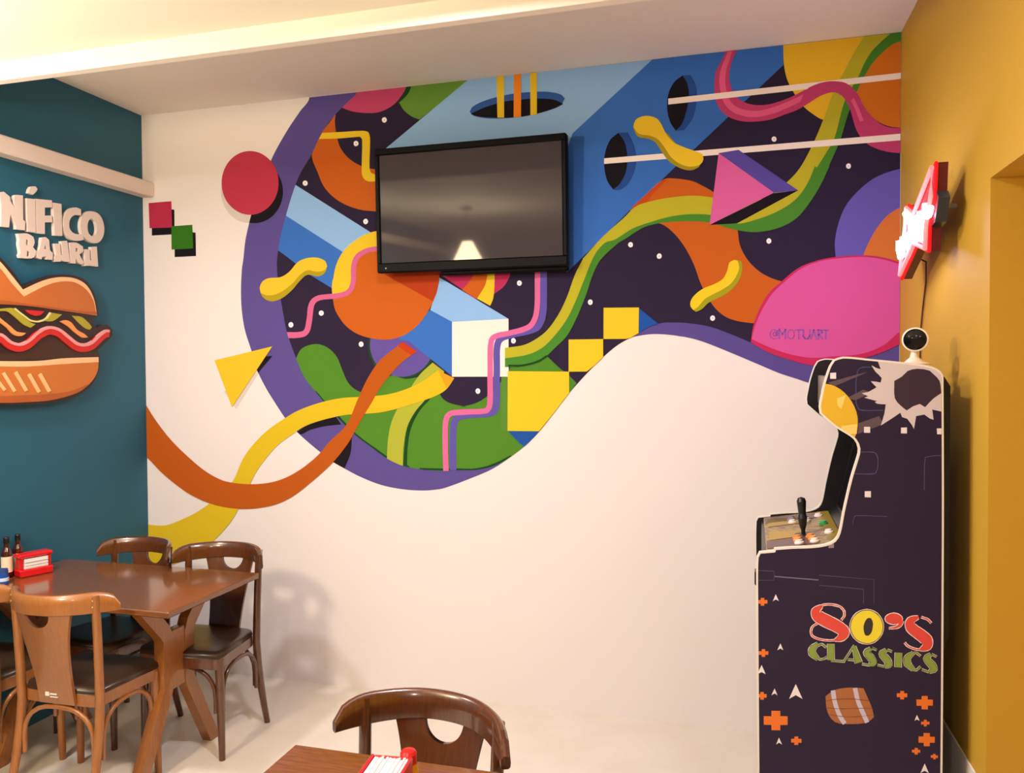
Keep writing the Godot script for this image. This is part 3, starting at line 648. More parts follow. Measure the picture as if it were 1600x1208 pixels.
# ---------------------------------------------------------------- signs on the teal wall
func letter(parent: Node3D, called: String, l: Array, holes: Array):
	var hs := []
	for h in holes:
		hs.append(smooth(vs(h), 60.0))
	var st := begin()
	for q in with_holes(smooth(vs(l), 48.0), hs):
		plate(st, q, on_left, 0.001, 0.02)
	put(st, called, mat("E2D3C8", 0.6), parent)

func bg(called: String, hex: String, layer: int, l: Array):
	var st := begin()
	var q := smooth(vs(l))
	if layer == 0:
		plate(st, q, on_left, 0.012, 0.04)
	else:
		plate(st, q, on_left, 0.04, 0.04 + layer * 0.0012)
	put(st, called, mat(hex, 0.5), burger)

func build_left_wall_signs():
	var up := thing("letter_sign", "white raised letters spelling NÍFICO on the teal wall", "sign")
	var low := thing("letter_sign", "smaller white raised letters spelling BAURU just above the burger sign", "sign")
	letter(up,"letter_n",[94.6,255.4,92.6,256.3,89.4,254.6,89.2,252.8,86.9,249.7,87.1,255,86.3,256.1,82.3,256.7,82.4,245.1,81.2,244.4,81.5,243.2,81.6,240.2,86.4,239.9,86.6,241.9,89.3,246.5,90.2,240.1,94.5,239.8,94,249.2,94.4,252.2],[])
	letter(up,"letter_i",[80.3,255.8,75.4,256.3,75.5,240.1,80.1,239.8],[])
	letter(up,"letter_accent",[79.1,258.5,78.5,260.5,77.4,262,75,262.6,73.9,261.5,74.8,260.1,76.7,258.2],[])
	letter(up,"letter_f",[74.9,256.6,65.6,257.8,65.4,254.3,69.9,253.4,70,249.4,65.8,250.2,65.6,246.9,70.1,246.1,70.2,240.3,75,239.9],[])
	letter(up,"letter_i",[64.9,256.8,59.8,257.2,59.6,241,64.3,240.5],[])
	letter(up,"letter_c",[47.4,256.8,47.4,253.6,51.2,253.2,54,251.2,55.2,248,54.7,245.2,52,243.5,46.4,243.9,45.8,241.2,49.6,240.1,54.5,240.1,57.5,242.3,58.9,245.5,58.8,249.3,57.2,253,54.2,255.8,50.5,257.2],[])
	letter(up,"letter_o",[40.4,257.2,35.8,256.8,32.9,254,31.7,249.6,32.8,244.8,36.2,241.2,40.8,240.5,45.2,242.3,47.6,245.4,47.8,249.8,46.2,253.8,43.6,256.2],[[40.5,253.4,37.9,252.1,36.8,248.7,37.7,245.3,40.4,243.8,42.6,245.2,43.3,248.6,42.4,251.8]])
	letter(low,"letter_b",[85.4,238,80.1,238.9,76.9,237.8,76.2,235.1,77.3,232.9,75.4,231.1,76.1,228.7,78.3,227.2,84.4,226.6,84.9,227.7,84.3,229.1,85,233.3,84.7,235.2],[[81,236.2,79.7,235.5,79.8,233.7,81.1,233],[80.6,230.8,79,229.9,79.3,228.2,80.9,227.8]])
	letter(low,"letter_a",[72,238.3,69.7,238.9,67.8,237.8,67.3,232.7,65.6,231.5,66,228.1,69.4,227.9,69.9,229.3,71.9,228.8,72.5,227.5,75,227.9,75.2,231.1,73.5,232],[[70.7,232.9,70.1,235.4,69.2,232.9]])
	letter(low,"letter_u",[64.7,236.4,61.2,236.9,60.7,231.2,59.8,231.4,60.2,238.3,56.7,239.1,55.6,231.9,55.1,228.6,57.8,228.2,60.8,228.6,60.8,227.9,64.3,227.4,64.8,229.2,63.9,230.8],[])
	letter(low,"letter_r",[55.3,238.3,50.9,239,46.6,237.6,46.3,235.2,48.9,233.1,46.1,229.2,47.4,228.1,49.9,228.8,51.4,231.5,51.5,228.1,54.8,227.9],[[51.3,236.5,49.6,236,49.9,234.7,51.3,234.1]])
	letter(low,"letter_u",[45.7,236.3,42.1,236.8,42,231,40.7,231,41.1,238.2,37.2,239,36.5,228.4,40.4,228.2,42.3,228.2,45.9,227.5,45.4,231.8],[])
	burger = thing("burger_sign", "cut-out cartoon burger sign with red sauce on the teal wall", "sign")
	bg("backing","2A1718",0,[123.3,199.3,120.7,214.3,115.8,223.2,108.4,228.2,102.2,228.5,96.5,224.7,90.6,219.5,85.2,213.2,76.6,217.1,66.8,220.4,56.6,221.5,48.4,220.2,42.6,215.1,39.7,208.6,39,201.9,42.1,200.9,43.7,198.3,40.5,195.6,36.9,196.9,32.5,197.2,29.3,194.9,29.9,191.4,34.5,187.8,39.9,183.6,38.7,180.3,39.2,174.2,42.9,166.8,49,162.2,58.1,158.6,70.6,156.9,85.2,156.7,98.7,157.1,111.3,158.9,120.2,163.2,124.6,169.9,124.9,178.6])
	bg("bun_rim","F6C795",1,[122.1,200.8,119.8,213.3,114.9,221.7,108.5,226.4,102.9,226.7,97.1,223.1,91.3,217.6,85.3,211.4,76.6,215.7,69.1,218.5,61.4,220,53.4,219.9,46.8,217.3,42.3,211.1,40.1,202,53.8,202.5,69.5,203.3,84,203.8,97.6,203.5])
	bg("bun_top","C26C2E",2,[120.7,200.9,118.4,212.4,114.1,220.1,108.5,224.2,103.2,224.1,97.2,219.9,91.4,213.8,85,208.1,80.3,210.6,73.7,214,66.9,216.6,59.8,218,53.4,217.7,46.9,214.7,42.7,209.7,40.7,202.3,53.8,202.6,69.5,203.5,84,203.9,97.6,203.6])
	bg("bun_shade","AC5822",3,[120.5,201.7,110.2,204.2,97.6,205.4,84,204.8,69.5,204.3,53.8,203.6,40.5,203.8,40.5,202.2,53.8,202.5,69.5,203.3,84,203.8,97.6,203.5,110.3,202.4])
	bg("patty","3B2013",1,[121.5,180.3,98.2,180.7,84.5,182.7,77.3,187.8,70.6,189.9,63.7,188.2,54.3,183,40.8,182.3,40,180.6,98.2,177.6,121.5,177.8])
	bg("lettuce","A9A02A",4,[104.1,200.1,97.7,201.4,90.3,202,86.3,198.9,81.4,195.9,78.9,195.4,81.8,193.4,85.7,194.8,91.1,198.6,95,200.5,104.2,199])
	bg("lettuce","A9A02A",4,[73.4,197.1,69.9,201.5,63.2,201,66.9,198.4,69.6,197.2])
	bg("lettuce","A9A02A",1,[56.7,200.8,50.5,200.5,45.6,197.5,43.8,195.6,45.2,194.2,48.2,194.7,53.1,197.8])
	bg("lettuce_rim","DCD78C",5,[90.6,201.6,89.6,201,88.6,200.4,87.6,199.7,86.5,199.1,85.4,198.4,84.3,197.7,83.1,197,81.9,196.5,80.7,196.3,79.4,196.2,78.2,196.2,77,196.3,75.9,196.6,74.7,196.9,73.7,197.4,72.7,197.9,71.8,198.6,71.1,199.5,70.4,200.3,69.7,201.1,70.5,201.6,71.2,200.7,71.9,199.9,72.5,199.1,73.3,198.5,74.1,198,75.1,197.7,76.1,197.4,77.1,197.1,78.2,197,79.3,197,80.4,197.1,81.5,197.3,82.6,197.7,83.7,198.4,84.9,199.1,86,199.8,87,200.4,88,201,89,201.7,90,202.3])
	bg("tomato","C9211E",6,[84.8,201.8,74,201.9,76.3,199.9,79.2,199.4,82.7,200.3])
	bg("cheese","EE9A55",7,[101.6,199.7,97.8,196.8,92.5,193.2,89.9,191.3,84.7,190.8,87.2,189.3,91.3,189.7,95.2,193.1,101.7,196.8])
	bg("cheese","EE9A55",5,[64.6,197.4,61.1,198.3,57.9,197.5,54,193.8,49.1,191.7,47,190.1,50.8,189.9,55.7,192.4,59.6,195.1])
	bg("sauce","C8201C",8,[119.7,185.8,118.6,184.9,117.5,184,116.1,183,114.5,182.3,112.6,181.9,110.7,181.8,108.8,182,106.9,182.4,105.1,183.5,103.8,184.7,102.9,185.6,102.3,186.1,101.6,186.2,100.6,186.3,99.7,186.3,98.9,186.1,98.1,185.7,97.2,185,96,184,94.6,183.1,93.2,182.5,91.8,182.1,90.3,181.8,88.7,181.8,87.1,182,85.6,182.4,84.1,183,82.5,183.8,80.9,184.9,79.3,186.2,77.9,187.3,76.6,188.3,75.3,189,73.9,189.7,72.7,190.2,71.7,190.5,70.6,190.5,69.5,190.4,68.2,190.2,67.1,189.9,66,189.4,64.9,188.7,63.6,187.8,62.2,186.9,60.9,186,59.5,185.1,57.9,184.1,56.3,183.3,54.7,182.8,53.1,182.4,51.5,182.3,50,182.4,48.5,182.5,46.9,182.9,45.3,183.4,43.6,184.1,42,185.1,40.5,186.2,39.2,187.3,38.1,188.2,37,189,36,189.7,35.1,190.2,34.4,190.6,34.2,190.7,34.1,190.7,33.6,190.7,32.9,190.7,32.3,193.8,32.8,193.9,33.5,194.1,34.7,194.1,36.1,193.8,37.4,193.2,38.7,192.6,40,191.9,41.4,191.1,42.8,190.1,44.1,189,45.4,188.1,46.4,187.5,47.3,187.1,48.3,186.8,49.2,186.6,50.2,186.6,51.1,186.6,51.9,186.6,52.8,186.8,53.7,187.1,54.8,187.6,56,188.4,57.4,189.4,58.9,190.3,60.2,191.1,61.5,192.1,63.1,193,64.8,193.7,66.6,194.2,68.4,194.5,70.3,194.6,72.3,194.5,74.2,194,76,193.2,77.7,192.4,79.3,191.4,81,190.2,82.5,188.9,83.9,187.8,85,187,86.1,186.4,87,186.1,87.9,185.8,88.7,185.7,89.5,185.7,90.4,185.9,91.3,186.2,92.2,186.5,93.1,187.1,94.2,187.9,95.5,188.9,97.1,189.7,98.8,190.1,100.5,190.1,102.2,189.9,104,189.4,105.6,188.3,106.8,187.2,107.7,186.3,108.4,185.9,109.4,185.6,110.7,185.5,112,185.5,113,185.7,113.9,186.1,114.9,186.8,116,187.7,117.2,188.6])
	bg("sauce_rim","E89CA0",9,[118.8,188,117.7,187.2,116.6,186.2,115.4,185.4,114,184.7,112.4,184.4,110.7,184.4,109,184.5,107.3,184.9,105.9,185.8,104.8,186.9,103.8,187.9,102.8,188.5,101.7,188.9,100.6,189,99.4,188.9,98.3,188.7,97.2,188.2,96.2,187.4,95,186.4,93.8,185.7,92.5,185.2,91.3,184.8,90,184.6,88.7,184.5,87.3,184.7,86,185,84.7,185.6,83.3,186.3,81.8,187.3,80.3,188.5,78.9,189.8,77.4,190.8,76,191.6,74.6,192.4,73.2,192.9,71.9,193.3,70.5,193.4,69.1,193.3,67.7,193,66.3,192.6,65,192.1,63.8,191.3,62.5,190.4,61.1,189.5,59.8,188.6,58.4,187.7,56.9,186.8,55.5,186,54.1,185.6,52.7,185.3,51.4,185.2,50,185.2,48.7,185.4,47.3,185.6,45.8,186.1,44.4,186.7,43,187.6,41.6,188.7,40.2,189.8,39,190.7,37.9,191.5,36.7,192.2,35.7,192.8,34.9,193.2,34.3,193.3,33.9,193.3,33.3,193.3,32.7,193.3,32.4,194.6,33,194.7,33.7,194.8,34.5,194.8,35.6,194.5,36.7,194,37.9,193.4,39.1,192.7,40.4,191.9,41.7,190.9,43.1,189.8,44.3,188.8,45.5,188.1,46.7,187.6,47.8,187.2,48.9,187,50.1,186.9,51.2,186.9,52.3,186.9,53.3,187.1,54.5,187.5,55.7,188.1,57.1,188.9,58.5,189.9,59.9,190.8,61.2,191.6,62.6,192.5,64,193.3,65.5,194,67.1,194.4,68.7,194.7,70.4,194.8,72.1,194.7,73.7,194.2,75.3,193.6,76.9,192.8,78.4,191.9,79.9,190.8,81.4,189.5,82.9,188.3,84.2,187.4,85.4,186.8,86.5,186.3,87.6,186,88.7,185.9,89.7,185.9,90.8,186.1,91.9,186.4,93,186.8,94,187.5,95.1,188.4,96.3,189.3,97.6,190,99.1,190.2,100.5,190.3,102,190.1,103.4,189.7,104.7,188.9,105.8,187.7,106.8,186.8,107.9,186.1,109.2,185.8,110.6,185.7,112.1,185.7,113.5,186,114.6,186.5,115.7,187.2,116.8,188.2,118,189])
	bg("bun_rim","F6C795",2,[122.7,177.4,98.2,177.3,77.5,177.6,62.4,179,39.8,179.9,39.8,176.9,62.4,175.7,84.7,174.4,122.8,174.8])
	bg("bun_bottom","C6722F",3,[123,175.1,98.3,174.9,84.7,174.8,62.4,176.1,40,177.2,40.6,172.8,43.7,168.1,49.8,163.6,59.6,160,72.1,158.2,85.1,157.8,98.7,158.1,111.3,159.8,119,163.7,122.9,169.9])
	bg("bun_shade","AC5822",4,[117.2,163.7,108.2,162,98.6,161.3,85.1,161.2,70.5,161.3,58,162.5,47.2,165.8,51.4,162.6,59.6,160,72.1,158.1,85.1,157.8,98.7,158.1,111.3,159.7])
	bg("seed_slash","F3C48C",5,[97.8,171.5,92,162.8,90.5,163.5,96.3,172.2])
	bg("seed_slash","F3C48C",6,[91.4,171.7,85.8,162.9,84.2,163.6,89.9,172.5])
	bg("seed_slash","F3C48C",7,[84.2,170.8,78.7,162.1,77.1,162.8,82.6,171.5])
	bg("seed_slash","F3C48C",8,[78.1,170.7,72.8,162.2,71.1,162.9,76.5,171.5])
	bg("seed_slash","F3C48C",6,[103.9,171.5,97.2,163.5,95.9,164.3,102.6,172.4])
	for i in 3:
		var st := begin()
		tube(st, [Vector3(0, 1.72 + 0.12 * i, 0.55 + 0.25 * i), Vector3(0.014, 1.72 + 0.12 * i, 0.55 + 0.25 * i)], [0.012], 10)
		put(st, "standoff", mat("554A44", 0.5), burger)

# ---------------------------------------------------------------- television
func build_television():
	var t := thing("television", "large black flat television mounted on the mural, switched off", "television", Vector3(2.028, 2.535, 0.105))
	t.rotation.x = 0.035
	var blk := mat("080709", 0.45)
	blk.metallic_specular = 0.2
	var st := begin()
	box(st, Vector3(-0.5, 0.28, -0.03), Vector3(0.5, 0.315, 0.02), 0.006)
	box(st, Vector3(-0.5, -0.315, -0.03), Vector3(0.5, -0.265, 0.02), 0.006)
	box(st, Vector3(-0.5, -0.27, -0.03), Vector3(-0.475, 0.285, 0.02), 0.006)
	box(st, Vector3(0.475, -0.27, -0.03), Vector3(0.5, 0.285, 0.02), 0.006)
	put(st, "bezel", blk, t)
	st = begin()
	box(st, Vector3(-0.478, -0.27, -0.01), Vector3(0.478, 0.285, 0.012))
	var sm := mat("403A3D", 0.04)
	sm.metallic_specular = 0.4
	put(st, "screen", sm, t)
	st = begin()
	box(st, Vector3(-0.47, -0.29, -0.06), Vector3(0.47, 0.28, -0.03), 0.012)
	put(st, "back_cover", mat("0E0D0F", 0.5), t)
	st = begin()
	box(st, Vector3(-0.17, -0.335, -0.075), Vector3(0.49, -0.26, -0.028), 0.008)
	put(st, "speaker_bar", blk, t)
	st = begin()
	box(st, Vector3(-0.2, -0.12, -0.094), Vector3(0.2, 0.12, -0.058), 0.004)
	put(st, "wall_bracket", mat("1A1A1C", 0.5), t)
	st = begin()
	lathe(st, [Vector2(0.004, 0), Vector2(0.003, 0.002), Vector2(0, 0.002)], Vector3(-0.45, -0.292, 0.02), Basis(Vector3.RIGHT, PI / 2), 10)
	put(st, "power_light", mat("C8C4C0", 0.3), t)

# ---------------------------------------------------------------- arcade cabinet
func art(called: String, hex: String, layer: int, l: Array):
	var polys := clipped([smooth(vs(l), 55.0)], panel_art)
	var st := begin()
	var any := false
	for q in polys:
		if q.size() > 2 and not Geometry2D.triangulate_polygon(q).is_empty():
			plate(st, q, on_back, 0.0, art_face + 0.0004 + layer * 0.00015, false)
			any = true
	if any:
		put(st, called, mat(hex, 0.35), arcade.get_node("side_art"))

func build_arcade():
	arcade = thing("arcade_cabinet", "tall dark arcade cabinet with 80's CLASSICS side art by the yellow wall", "arcade machine", Vector3(3.658, 0, 0.804), -0.025)
	var near := 0.328
	var far := -0.328
	art_face = near
	var outline := smooth(vs([-2.1,175.6,5.8,174.8,16.9,173.5,22.3,172.6,25,171.6,26.6,169.8,26.8,167.2,27.2,120,27.2,6,-27.8,6,-28.5,94.7,-28.4,109.3,-27.6,111.1,-23,111.8,-22.9,112.6,-17,113.4,-11.1,114,-7,114.9,-4.5,116.3,-3.2,118.8,-1.9,126,0.3,136.5,2.5,144.6,2.6,146.1,1.4,149,-4.3,153,-8.9,157.2,-9.2,159.5,-8.6,163.2,-7.8,167.2,-6.1,172.7,-4.9,174.7]), 40.0)
	var black := mat("100E12", 0.35)
	var trim := mat("F3ECE0", 0.4)
	var side := begin()
	plate(side, outline, on_back, near - 0.018, near)
	put(side, "side_panel", trim, arcade)
	side = begin()
	plate(side, outline, on_back, far, far + 0.018)
	put(side, "side_panel", trim, arcade)
	panel_art = Geometry2D.offset_polygon(outline, -0.006)[0]
	var core := Geometry2D.offset_polygon(outline, -0.004)[0]
	side = begin()
	plate(side, panel_art, on_back, near, near + 0.0004, false)
	var am := mat("281F3A", 0.45)
	am.metallic_specular = 0.35
	put(side, "side_art", am, arcade)
	side = begin()
	plate(side, core, on_back, far + 0.018, far + 0.019, false)
	put(side, "inner_lining", black, arcade)
	side = begin()
	plate(side, Geometry2D.offset_polygon(outline, -0.004)[0], on_back, near - 0.0195, near - 0.018, true)
	put(side, "inner_lining", black, arcade)
	# body between the side panels
	var body := vs([-26.2, 4, -26.2, 109, -25.2, 110.3, -1, 114.5, 2, 117, 9.5, 146, -4, 156.5, -2.4, 170, 0, 172.2, 24, 169.5, 25.5, 168, 25.5, 4])
	var st := begin()
	plate(st, body, on_back, far + 0.018, near - 0.018)
	put(st, "cabinet_body", black, arcade)
	var back := vs([25.5, 82, 27, 82, 29.2, 87, 29.2, 166, 27.5, 169, 25.5, 169])
	st = begin()
	plate(st, back, on_back, far + 0.1, near - 0.02)
	put(st, "back_box", mat("0C0A0B", 0.6), arcade)
	# control deck: a print of brown and mustard patches
	var n := FastNoiseLite.new()
	n.seed = 11
	n.frequency = 0.018
	var g := Gradient.new()
	g.interpolation_mode = Gradient.GRADIENT_INTERPOLATE_CONSTANT
	g.offsets = PackedFloat32Array([0.0, 0.36, 0.44, 0.6, 0.66])
	g.colors = PackedColorArray([Color("6E5650"), Color("8A6A3C"), Color("B8962E"), Color("8C7A34"), Color("7A5E58")])
	var nt := NoiseTexture2D.new()
	nt.width = 256
	nt.height = 256
	nt.noise = n
	nt.color_ramp = g
	var dm := StandardMaterial3D.new()
	dm.albedo_texture = nt
	dm.uv1_triplanar = true
	dm.uv1_scale = Vector3(3.4, 3.4, 3.4)
	dm.roughness = 0.3
	var slope := (1.145 - 1.103) / 0.242
	var deck := vs([-25.2, 110.4, -1, 114.6, -1.1, 115, -25.3, 110.9])
	st = begin()
	plate(st, deck, on_back, far + 0.022, near - 0.022)
	var dk := put(st, "control_panel", dm, arcade)
	var dy := func(x: float) -> float: return 1.109 + (x + 0.253) * slope
	# patches of the print lie in the deck's own sub-parts, then buttons and stick
	for q in [[-0.24, -0.1, -0.26, -0.1, "B8962E"], [-0.05, -0.01, -0.3, 0.28, "A89030"], [-0.24, -0.13, 0.0, 0.14, "C09C30"], [-0.25, -0.06, -0.29, -0.17, "6B5656"], [-0.25, -0.09, 0.15, 0.27, "6B5052"]]:
		st = begin()
		var a := Vector3(q[0], dy.call(q[0]) + 0.0012, q[2])
		var b := Vector3(q[1], dy.call(q[1]) + 0.0012, q[2] + 0.015)
		var c := Vector3(q[1], dy.call(q[1]) + 0.0012, q[3] - 0.012)
		var d := Vector3(q[0], dy.call(q[0]) + 0.0012, q[3])
		quad(st, a, b, c, d, Vector3.UP)
		put(st, "print_patch", mat(q[4], 0.35), dk)
	var tilt := Basis(Vector3.BACK, atan(slope))
	for q in [[-0.148, 0.16, "E88A3C"], [-0.148, 0.2, "EFA04A"], [-0.146, 0.24, "F2E8DC"], [-0.105, 0.16, "E88A3C"], [-0.1, 0.2, "EFA04A"], [-0.097, 0.24, "F2E8DC"],
			[-0.15, -0.2, "6C6878"], [-0.152, -0.165, "807C90"], [-0.15, -0.13, "F2E8DC"], [-0.105, -0.2, "6C6878"], [-0.103, -0.165, "807C90"], [-0.1, -0.13, "F2E8DC"],
			[-0.052, -0.2, "F2E8DC"], [-0.042, 0.12, "F4ECE0"], [-0.047, -0.04, "2E9A50"]]:
		st = begin()
		lathe(st, [Vector2(0.016, 0), Vector2(0.016, 0.006), Vector2(0.012, 0.008), Vector2(0.011, 0.013), Vector2(0, 0.014)], Vector3(q[0], dy.call(q[0]), q[1]), tilt, 16)
		put(st, "button", mat(q[2], 0.3), arcade)
	var jp := Vector3(-0.125, dy.call(-0.125), 0.105)
	st = begin()
	lathe(st, [Vector2(0.032, 0), Vector2(0.03, 0.004), Vector2(0, 0.005)], jp, tilt, 20)
	var jb := put(st, "joystick", black, arcade)
	st = begin()
	tube(st, [jp, jp + Vector3(-0.002, 0.04, 0)], [0.007], 10)
	put(st, "shaft", black, jb)
	st = begin()
	lathe(st, [Vector2(0.008, 0.02), Vector2(0.013, 0.035), Vector2(0.016, 0.06), Vector2(0.0125, 0.075), Vector2(0.0145, 0.1), Vector2(0.016, 0.118), Vector2(0.012, 0.13), Vector2(0.0, 0.134)], jp, Basis(Vector3.BACK, 0.06), 16)
	put(st, "grip", mat("141216", 0.3), jb)
	st = begin()
	quad(st, Vector3(0.022, 1.185, far + 0.06), Vector3(0.022, 1.185, near - 0.06), Vector3(0.0885, 1.445, near - 0.06), Vector3(0.0885, 1.445, far + 0.06), Vector3(-1, 0.25, 0).normalized())
	put(st, "screen", mat("08080C", 0.08), arcade)
	st = begin()
	box(st, Vector3(-0.048, 1.58, far + 0.03), Vector3(-0.03, 1.69, near - 0.03), 0.003)
	put(st, "marquee", mat("8A7A74", 0.3), arcade)
	st = begin()
	box(st, Vector3(-0.255, 0.0, far + 0.03), Vector3(0.25, 0.06, near - 0.03), 0.004)
	put(st, "plinth", black, arcade)
	st = begin()
	box(st, Vector3(-0.268, 0.93, 0.05), Vector3(-0.262, 1.03, 0.2), 0.002)
	box(st, Vector3(-0.29, 0.95, 0.1), Vector3(-0.266, 1.0, 0.15), 0.004)
	put(st, "coin_slot", mat("17151A", 0.3), arcade)
	art("maze_line","4A4C82",1,[9.8,158.6,8.2,158.6,6.4,158.5,4.9,158.5,3.7,158.6,3,158.7,2.7,158.9,2.6,159.2,2.4,159.6,2.2,159.9,2.1,160.3,2,160.8,1.9,161.7,1.9,163.3,1.9,165.3,1.9,167.4,2,169,2.2,170.1,2.3,170.8,2.5,171.3,2.8,171.7,3.2,171.9,3.7,172,4.2,172,4.7,172.1,5.3,172.1,5.8,172.1,6.4,172.1,7,172,7,172.3,6.4,172.3,5.8,172.3,5.3,172.3,4.7,172.3,4.2,172.3,3.6,172.2,3.1,172.1,2.7,171.8,2.4,171.4,2.1,170.9,2,170.1,1.8,169,1.7,167.4,1.7,165.3,1.7,163.3,1.7,161.7,1.8,160.7,1.9,160.2,2,159.8,2.2,159.5,2.4,159.1,2.5,158.8,2.9,158.5,3.6,158.3,4.9,158.3,6.4,158.3,8.2,158.4,9.8,158.4])
	art("maze_line","4A4C82",1,[0.3,137.9,2.1,138,3.9,138,5.6,138,6.8,138.1,7.5,138.3,7.8,138.5,7.9,138.8,8,139.2,8.2,139.7,8.3,140.3,8.4,141,8.4,141.6,8.4,142.3,8.4,143,8.3,143.6,8.2,144.1,8,144.5,7.8,144.9,7.4,145.1,6.8,145.3,6,145.3,4.9,145.3,3.7,145.2,2.6,145.2,2.6,144.9,3.7,145,4.9,145.1,5.9,145.1,6.8,145,7.3,144.9,7.6,144.7,7.8,144.4,8,144,8.1,143.5,8.2,142.9,8.2,142.3,8.2,141.7,8.2,141,8.1,140.3,8,139.7,7.8,139.2,7.7,138.9,7.7,138.7,7.5,138.5,6.8,138.4,5.6,138.3,3.9,138.2,2.1,138.2,0.3,138.2])
	art("maze_line","4A4C82",1,[21.7,133.6,21.7,136,21.7,138.6,21.7,140.9,21.8,142.6,21.9,143.5,21.9,143.8,22,143.9,22.5,144,23.4,144.2,24.6,144.4,25.9,144.5,27.1,144.6,27.1,144.8,25.8,144.7,24.5,144.6,23.4,144.4,22.5,144.2,22,144.1,21.7,143.9,21.7,143.5,21.6,142.6,21.5,140.9,21.5,138.6,21.5,136,21.5,133.6])
	art("maze_line","4A4C82",1,[1.1,121.8,1.1,122.3,1.2,122.9,1.3,123.5,1.5,123.9,1.6,124.2,1.6,124.4,1.8,124.5,2.7,124.6,4.3,124.7,6.4,124.7,8.8,124.7,11.1,124.7,11.1,124.9,8.8,124.9,6.4,124.9,4.3,124.9,2.7,124.8,1.8,124.7,1.5,124.5,1.4,124.3,1.3,124,1.2,123.5,1,123,1,122.4,0.9,121.8])
	art("maze_line","55496A",1,[-28.1,104.8,-23,104.9,-23,102.1,-28,101.7,-28,101.5,-22.9,102,-22.9,105.1,-28,105])
	art("maze_line","6E6482",1,[-22.8,103.1,-9.2,102.9,-9.2,103.3,-22.8,103.5])
	art("maze_line","55496A",1,[7.4,96.8,7.4,104.5,-9,104.8,-9,101.3,4.2,101,4.2,96.5,4.4,96.5,4.3,101.2,-9,101.5,-9,104.6,7.3,104.4,7.3,96.7])
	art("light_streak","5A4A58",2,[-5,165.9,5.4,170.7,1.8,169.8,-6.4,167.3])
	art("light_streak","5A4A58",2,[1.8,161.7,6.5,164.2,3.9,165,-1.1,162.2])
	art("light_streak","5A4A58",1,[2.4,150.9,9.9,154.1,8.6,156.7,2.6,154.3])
	art("yellow_disc","E2B832",3,[-8.1,167,-5.6,166.6,-2.9,165.2,-0.5,162.8,1.3,159.7,2.3,156.3,2.2,152.1,1.2,148.8,-0.8,150.3,-5,153.7,-9.5,157,-9.5,159.9,-8.7,164.5])
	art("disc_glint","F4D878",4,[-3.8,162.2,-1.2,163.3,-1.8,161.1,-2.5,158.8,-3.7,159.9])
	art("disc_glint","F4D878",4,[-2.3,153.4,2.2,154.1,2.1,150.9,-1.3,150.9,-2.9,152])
	art("torn_burst","D6CCD2",3,[8.1,174.1,15.6,173.7,21.4,172.9,23.9,171.9,25.9,170.3,26.9,168.6,26.9,163.7,26.4,163.8,26.6,158.2,23.7,158.9,24.1,155.7,23,156.1,21.5,157.3,19.2,156.8,18.6,152.7,18,154,16.7,155.9,15.2,156.4,14.7,157.8,12.2,155.9,9.1,153.7,10.1,157.5,10.5,160.4,8,160.6,7.3,161.1,8,161.4,4.2,162.5,5.4,162.9,3.5,163.9,5.4,164.3,7.8,165.8,6.1,167.7,7.5,167.6,9,167.3,9.3,168.7,7.5,170.7,6.3,172.8,7.7,171.9,9,171.5])
	art("torn_hole","33263C",4,[16.7,170.9,19.4,171.6,22.9,171,24.2,169.7,25.7,167.8,26.2,164,24,162.3,21.7,159.6,20.2,160.6,18.2,159.8,16.5,158.5,14.7,160.1,13.1,162.3,12.9,167.8,15.1,169.2])
	art("white_square","EFE6EA",3,[-5.9,170.4,-4.1,170.5,-4.1,168.5,-5.9,168.5])
	art("white_square","EFE6EA",4,[4.2,153.2,6,153.2,6,151.3,4.2,151.3])
	art("white_square","EFE6EA",4,[14.9,153.1,16.6,153.2,16.6,151.3,14.9,151.3])
	art("white_square","EFE6EA",4,[25,153,26.8,153.1,26.8,151.2,25.1,151.2])
	art("white_square","EFE6EA",1,[4.5,132.6,6.3,132.7,6.3,130.7,4.5,130.7])
	art("white_square","8C7F96",1,[-6.2,115.4,-4.6,115.6,-4.6,113.9,-6.2,113.7])
	art("orange_pixel","E87828",1,[-28.1,95,-26.9,95.1,-26.9,93.9,-28.1,93.8])
	art("orange_pixel","E87828",1,[-26.1,95.2,-25,95.3,-25,94.1,-26.1,94])
	art("orange_pixel","E87828",2,[-27.1,95.8,-26,95.9,-26,94.7,-27.1,94.6])
	art("orange_pixel","E87828",2,[-27.1,94.4,-26,94.5,-26,93.3,-27.1,93.2])
	art("orange_pixel","E87828",3,[-27.1,95.1,-26,95.2,-26,94,-27.1,93.9])
	art("orange_pixel","E87828",1,[-27.8,77.9,-26.6,78,-26.6,76.8,-27.8,76.7])
	art("orange_pixel","E87828",1,[-25.8,78.1,-24.7,78.2,-24.7,77,-25.8,76.9])
	art("orange_pixel","E87828",2,[-26.8,78.7,-25.7,78.8,-25.7,77.6,-26.8,77.5])
	art("orange_pixel","E87828",2,[-26.8,77.3,-25.7,77.4,-25.7,76.2,-26.8,76.1])
	art("orange_pixel","E87828",3,[-26.8,78,-25.7,78.1,-25.7,76.9,-26.8,76.8])
	art("orange_pixel","E87828",1,[-28.2,63.5,-27.1,63.6,-27.1,62.4,-28.2,62.3])
	art("orange_pixel","E87828",1,[-26.3,63.7,-25.2,63.8,-25.2,62.6,-26.3,62.5])
	art("orange_pixel","E87828",2,[-27.2,64.3,-26.1,64.4,-26.1,63.3,-27.2,63.1])
	art("orange_pixel","E87828",2,[-27.2,62.9,-26.1,63,-26.1,61.8,-27.2,61.7])
	art("orange_pixel","E87828",3,[-27.2,63.6,-26.1,63.7,-26.1,62.5,-27.2,62.4])
	art("orange_pixel","E87828",1,[-26.1,56.3,-23.3,56.6,-23.3,53.7,-26.1,53.4])
